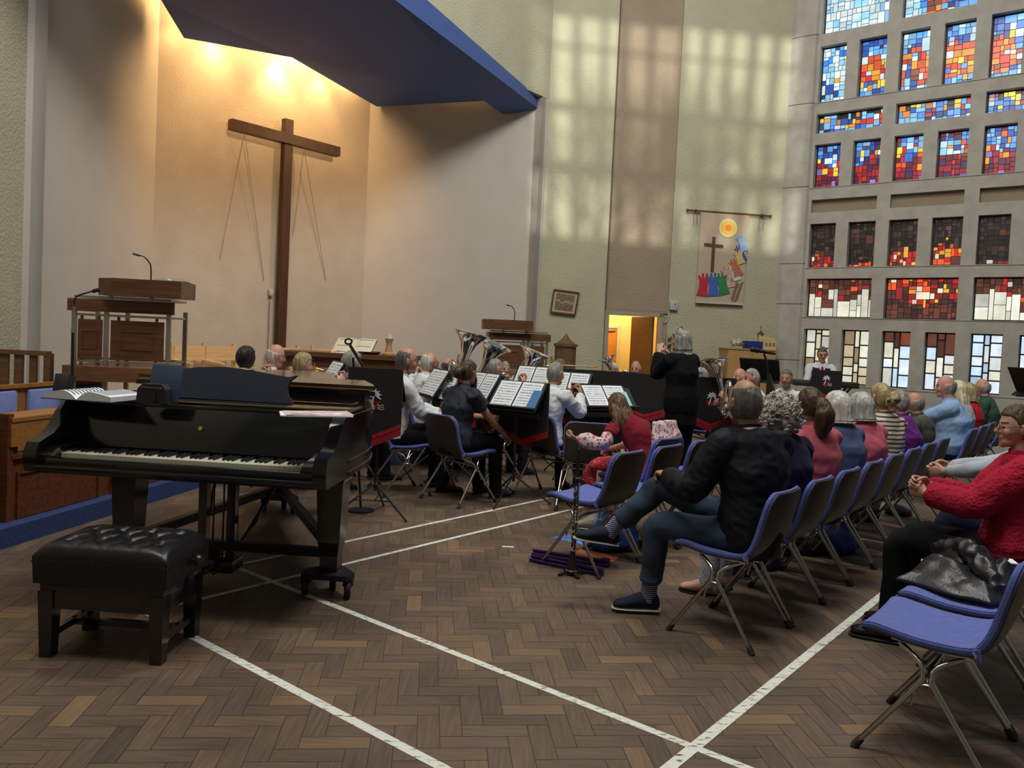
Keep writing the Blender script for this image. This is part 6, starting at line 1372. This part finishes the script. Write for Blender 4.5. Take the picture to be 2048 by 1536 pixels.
b = MB(); b.tube([(0, 0, .03), P(707, 728), P(706, 715)], .010); b.tube([P(726, 733), P(700, 690)], .013); b.obj('boom', m_blackm, t); b = MB(); b.lathe([(.11, 0), (.11, .012), (.015, .03), (0, .03)]); b.obj('base', m_blackm, t); b = MB(); q = P(697, 683); b.tube([q+Vector((.028*math.cos(a), 0, .022*math.sin(a))) for a in [2*math.pi*i/12 for i in range(12)]], .008, n=6, closed=True); b.obj('clip_ring', m_blackm, t)
x, y = S(1622, 12.5); t = thing('electronic_keyboard', 'black electronic instrument beside the keyboard player', 'keyboard', (x+.25, y, 0), R(-12)); b = MB(); b.box((0, 0, .98), (.95, .30, .09), bev=.01); b.obj('body', m_blackp, t); b = MB()
for s in (-1, 1): b.beam((-.35, s*.16, .01), (.35, s*-.16, .94), .03, .03)
b.obj('cross_stand', m_blackm, t)
# ---------------------------------------------------------------- things on the floor and on laps
q = gz(1143, 1150); t = thing('clarinet', 'black clarinet with silver keys standing upright on a peg before the nearest empty chair', 'clarinet', (q.x, q.y, .03)); t.scale.z = 1.2; b = MB(); ax = Vector((.012, 0, 1))
b.lathe([(.038, 0), (.037, .01), (.022, .06), (.0155, .10), (.0145, .25), (.0160, .255), (.0160, .275), (.0140, .28), (.0135, .48), (.0155, .485), (.0155, .50), (.0135, .505), (.014, .55), (.0115, .60), (.006, .65), (.0, .655)], axis=ax, n=18); b.obj('body', m_blackm, t, smooth=40)
b = MB(); rr = random.Random(8)
for z in (.105, .26, .49): b.lathe([(.0165, z), (.0175, z+.004), (.0165, z+.009)], axis=ax)
for i in range(20): z = .12+.018*i; a = rr.uniform(-2.6, -.4); b.lathe([(.0, 0), (.0075, 0), (.0075, .003), (0, .003)], (.012*z+.016*math.cos(a), .016*math.sin(a), z), axis=(math.cos(a), math.sin(a), 0), n=8)
for a in (-.5, -2.5, -1.5): b.tube([(.002+.0185*math.cos(a), .0185*math.sin(a), .12), (.006+.0185*math.cos(a), .0185*math.sin(a), .46)], .0022, n=5)
ks = b.obj('keywork', m_silver, t)
b = MB(); b.lathe([(.040, .0), (.041, .004), (.040, .008)], axis=ax, n=18); b.obj('bell_ring', m_silver, t)
s_ = thing('clarinet_stand', 'small folding peg stand under the clarinet', 'stand', (q.x, q.y, 0)); b = MB(); b.lathe([(.035, .015), (.03, .028), (.008, .0295), (.0, .0298)]); b.obj('peg', m_blackm, s_)
for i in range(4): b = MB(); a = i*1.571+.4; b.beam((.02*math.cos(a), .02*math.sin(a), .022), (.095*math.cos(a), .095*math.sin(a), .008), .018, .012); b.obj('foot', m_blackm, s_)
m_pur = mat('purple_metal', (.045, .012, .10), .25, .3)
for (p, r, l) in (((1062, 1122), (1205, 1152), 'folded purple music stand on the floor, nearer one under the clarinet'), ((1066, 1110), (1218, 1134), 'folded purple music stand on the floor, farther one behind the clarinet')):
    a, c = gz(*p), gz(*r); m_ = (a+c)/2; t = thing('folded_stand', l, 'music stand', m_); b = MB(); d = (c-a); n = Vector((-d.y, d.x, 0)).normalized()
    for k, (o_, z) in enumerate(((-.02, .014), (.02, .014), (.0, .034))): b.tube([a-m_+n*o_+UZ*z, c-m_+n*o_+UZ*z], .011, n=8)
    b.box(c-m_-d*.05+UZ*.03, (.06, .05, .05), rz=math.atan2(d.y, d.x), bev=.01); b.obj('tubes', m_pur, t)
def papers(name, label, px, py, w_, h_, rz, m_, cat='booklet', thick=.004):
    q = gz(px, py); b = MB(); b.box((0, 0, thick/2), (w_, h_, thick)); o = b.obj(name, m_, smooth=0, loc=(q.x, q.y, .0005), rz=R(rz)); return tag(o, label, cat)
papers('magazine', 'red and orange magazine on the floor behind the clarinet', 1192, 1112, .30, .20, -24, mat('red_magazine', (.42, .05, .05), .4, var=1, vs=7, col2=(.55, .22, .10)))
papers('leaflet', 'pale blue leaflet on the floor near the girl\'s shoe', 1150, 1080, .30, .17, -38, mat('blue_leaflet', (.14, .25, .60), .5, var=.3, vs=12), 'paper')
papers('paper_slip', 'tiny white slip of paper on the open floor left of the clarinet', 1016, 1094, .085, .03, 0, m_white, 'paper', .002)
def bag(name, label, px, py, size, m_, rz=0, seed=1, cat='bag', handles=True, hm=None):
    q = gz(px, py); t = thing(name, label, cat, (q.x, q.y, 0), R(rz)); b = MB(); w_, d, h = size
    b.loft([((0, 0, .03), (w_*.45, 0, 0), (0, d*.4, 0)), ((0, 0, h*.25), (w_*.52, 0, 0), (0, d*.52, 0)), ((.01, 0, h*.65), (w_*.46, 0, 0), (0, d*.44, 0)), ((0, .01, h), (w_*.30, 0, 0), (0, d*.22, 0))], n=18)
    v, f, n = vox(b, .010, 3); v = fold_disp(v, n, .014, 22, seed); v = fold_disp(v, n, .006, 60, seed+2); v[:, 2] -= v[:, 2].min(); np_obj('sack', v, f, m_, t)
    if handles:
        b = MB()
        for s in (-1, 1): b.tube(smoothpts([(-w_*.22, s*d*.12, h*.8), (-w_*.18, s*d*.2, h*1.12), (w_*.18, s*d*.2, h*1.10), (w_*.22, s*d*.12, h*.8)], 4), .009, n=6)
        b.obj('handles', hm or m_, t, smooth=60)
    return t
m_bluebag = spotted('blue_patterned_bag', (.02, .09, .38), (.45, .55, .65), 22, .14)
bag('shopping_bag', 'bright blue patterned shopping bag on the floor between the girl and the front row', 1226, 1098, (.36, .26, .22), m_bluebag, 20, 3)
bag('rucksack', 'slumped blue rucksack on the floor under the ponytailed woman\'s row', 1662, 1102, (.42, .30, .26), cloth('blue_bag', (.018, .04, .16), rough=.6), 20, 5)
bag('handbag', 'dark bag on the floor left of the blue rucksack', 1612, 1104, (.30, .24, .20), c_charcoal, 10, 6)
bag('carrier_bag', 'small purple translucent carrier bag under the curly haired woman\'s chair', 1536, 1136, (.17, .14, .22), cloth('violet_bag', (.055, .04, .20), rough=.35), 40, 8)
bag('handbag', 'brown leather bag on the floor beside the girl, below the empty band chair', 1178, 1000, (.26, .16, .30), mat('brown_leather', (.10, .05, .03), .45, bump=.1, bs=80), 30, 12)
bag('handbag', 'black bag on the floor behind the silver haired woman\'s chair', 1720, 1040, (.30, .2, .2), c_black, 10, 14)
q = gz(1795, 1028); t = thing('flat_cap', 'grey flat cap lying on the floor under the audience chairs', 'cap', (q.x, q.y, 0), R(40)); b = MB(); b.ball((0, 0, .035), (.13, .12, .055), n=18); b.loft([((.08, .0, .018), (0, .10, 0), (.02, 0, .006)), ((.17, 0, .012), (0, .07, 0), (.02, 0, .004))], n=14); v, f, n = vox(b, .008, 3); v[:, 2] -= v[:, 2].min(); np_obj('crown', v, f, cloth('cap_grey', (.17, .16, .15)), t)
b = MB(); b.lathe([(.118, .018), (.126, .022), (.118, .030)], n=20); b.obj('band', c_charcoal, t)
# the spare chair of the band with its back to us
chair(.72, 7.10, 82, 'empty blue chair with dark back just left of the girl with long hair', BG)
# black leather jacket thrown over the second seat
x, y = row(.60, 3.98); t = thing('leather_jacket', 'crumpled black leather jacket lying across the seat beside the woman in red', 'jacket', (x, y, .455), R(AUD-90))
n_, m_ = 64, 48; uu, vv = np.meshgrid(np.linspace(-1, 1, n_), np.linspace(-1, 1, m_)); uu, vv = uu.ravel(), vv.ravel()
P_ = np.stack([.15+.26*uu+.05*vv, .04+.20*vv-.05*uu, np.zeros_like(uu)], 1); rad = np.maximum(np.abs(uu)**3, np.abs(vv)**3)
h1 = folds(P_, 26, 41, (1, .35, 0)); h2 = folds(P_, 60, 42, (1, .6, 0)); env = (1-rad).clip(0, 1)
zt_ = .03+env*(.055+.07*np.abs(h1)*1.6+.018*h2)+.05*np.exp(-((uu-.5)/.3)**2)*env
P_[:, :2] += (folds(P_, 18, 43, (1, 1, 0))*.05)[:, None]*np.array([1, .7])
top_ = P_.copy(); top_[:, 2] = zt_; bot_ = P_.copy(); bot_[:, 2] = .018
V_ = np.vstack([top_, bot_]); o_ = len(P_); F_ = []
for a in range(m_-1):
    for c in range(n_-1): q = a*n_+c; F_ += [(q, q+1, q+n_+1, q+n_), (o_+q, o_+q+n_, o_+q+n_+1, o_+q+1)]
for c in range(n_-1): F_ += [(c, o_+c, o_+c+1, c+1), ((m_-1)*n_+c, (m_-1)*n_+c+1, o_+(m_-1)*n_+c+1, o_+(m_-1)*n_+c)]
for a in range(m_-1): F_ += [(a*n_, (a+1)*n_, o_+(a+1)*n_, o_+a*n_), (a*n_+n_-1, o_+a*n_+n_-1, o_+(a+1)*n_+n_-1, (a+1)*n_+n_-1)]
np_obj('body', V_, np.array(F_), mat('jacket_leather', (.012, .012, .014), .38, bump=.12, bs=90), t)
b = MB(); b.tube(smoothpts([(-.02, -.12, .06), (.10, -.02, .13), (.24, .06, .15), (.34, .20, .10)], 5), [.03, .034, .036, .04, .042, .042, .044, .046, .046, .046, .046, .046, .044, .042, .040, .036], n=14); v, f, n = vox(b, .007, 3); v = fold_disp(v, n, .012, 55, 4, (1, .3, .3)); np_obj('sleeve', v, f, MATS['jacket_leather'], t)
b = MB(); b.box((.24, -.12, .135), (.09, .03, .004), rz=.4); b.obj('white_ticket', m_paper, t)
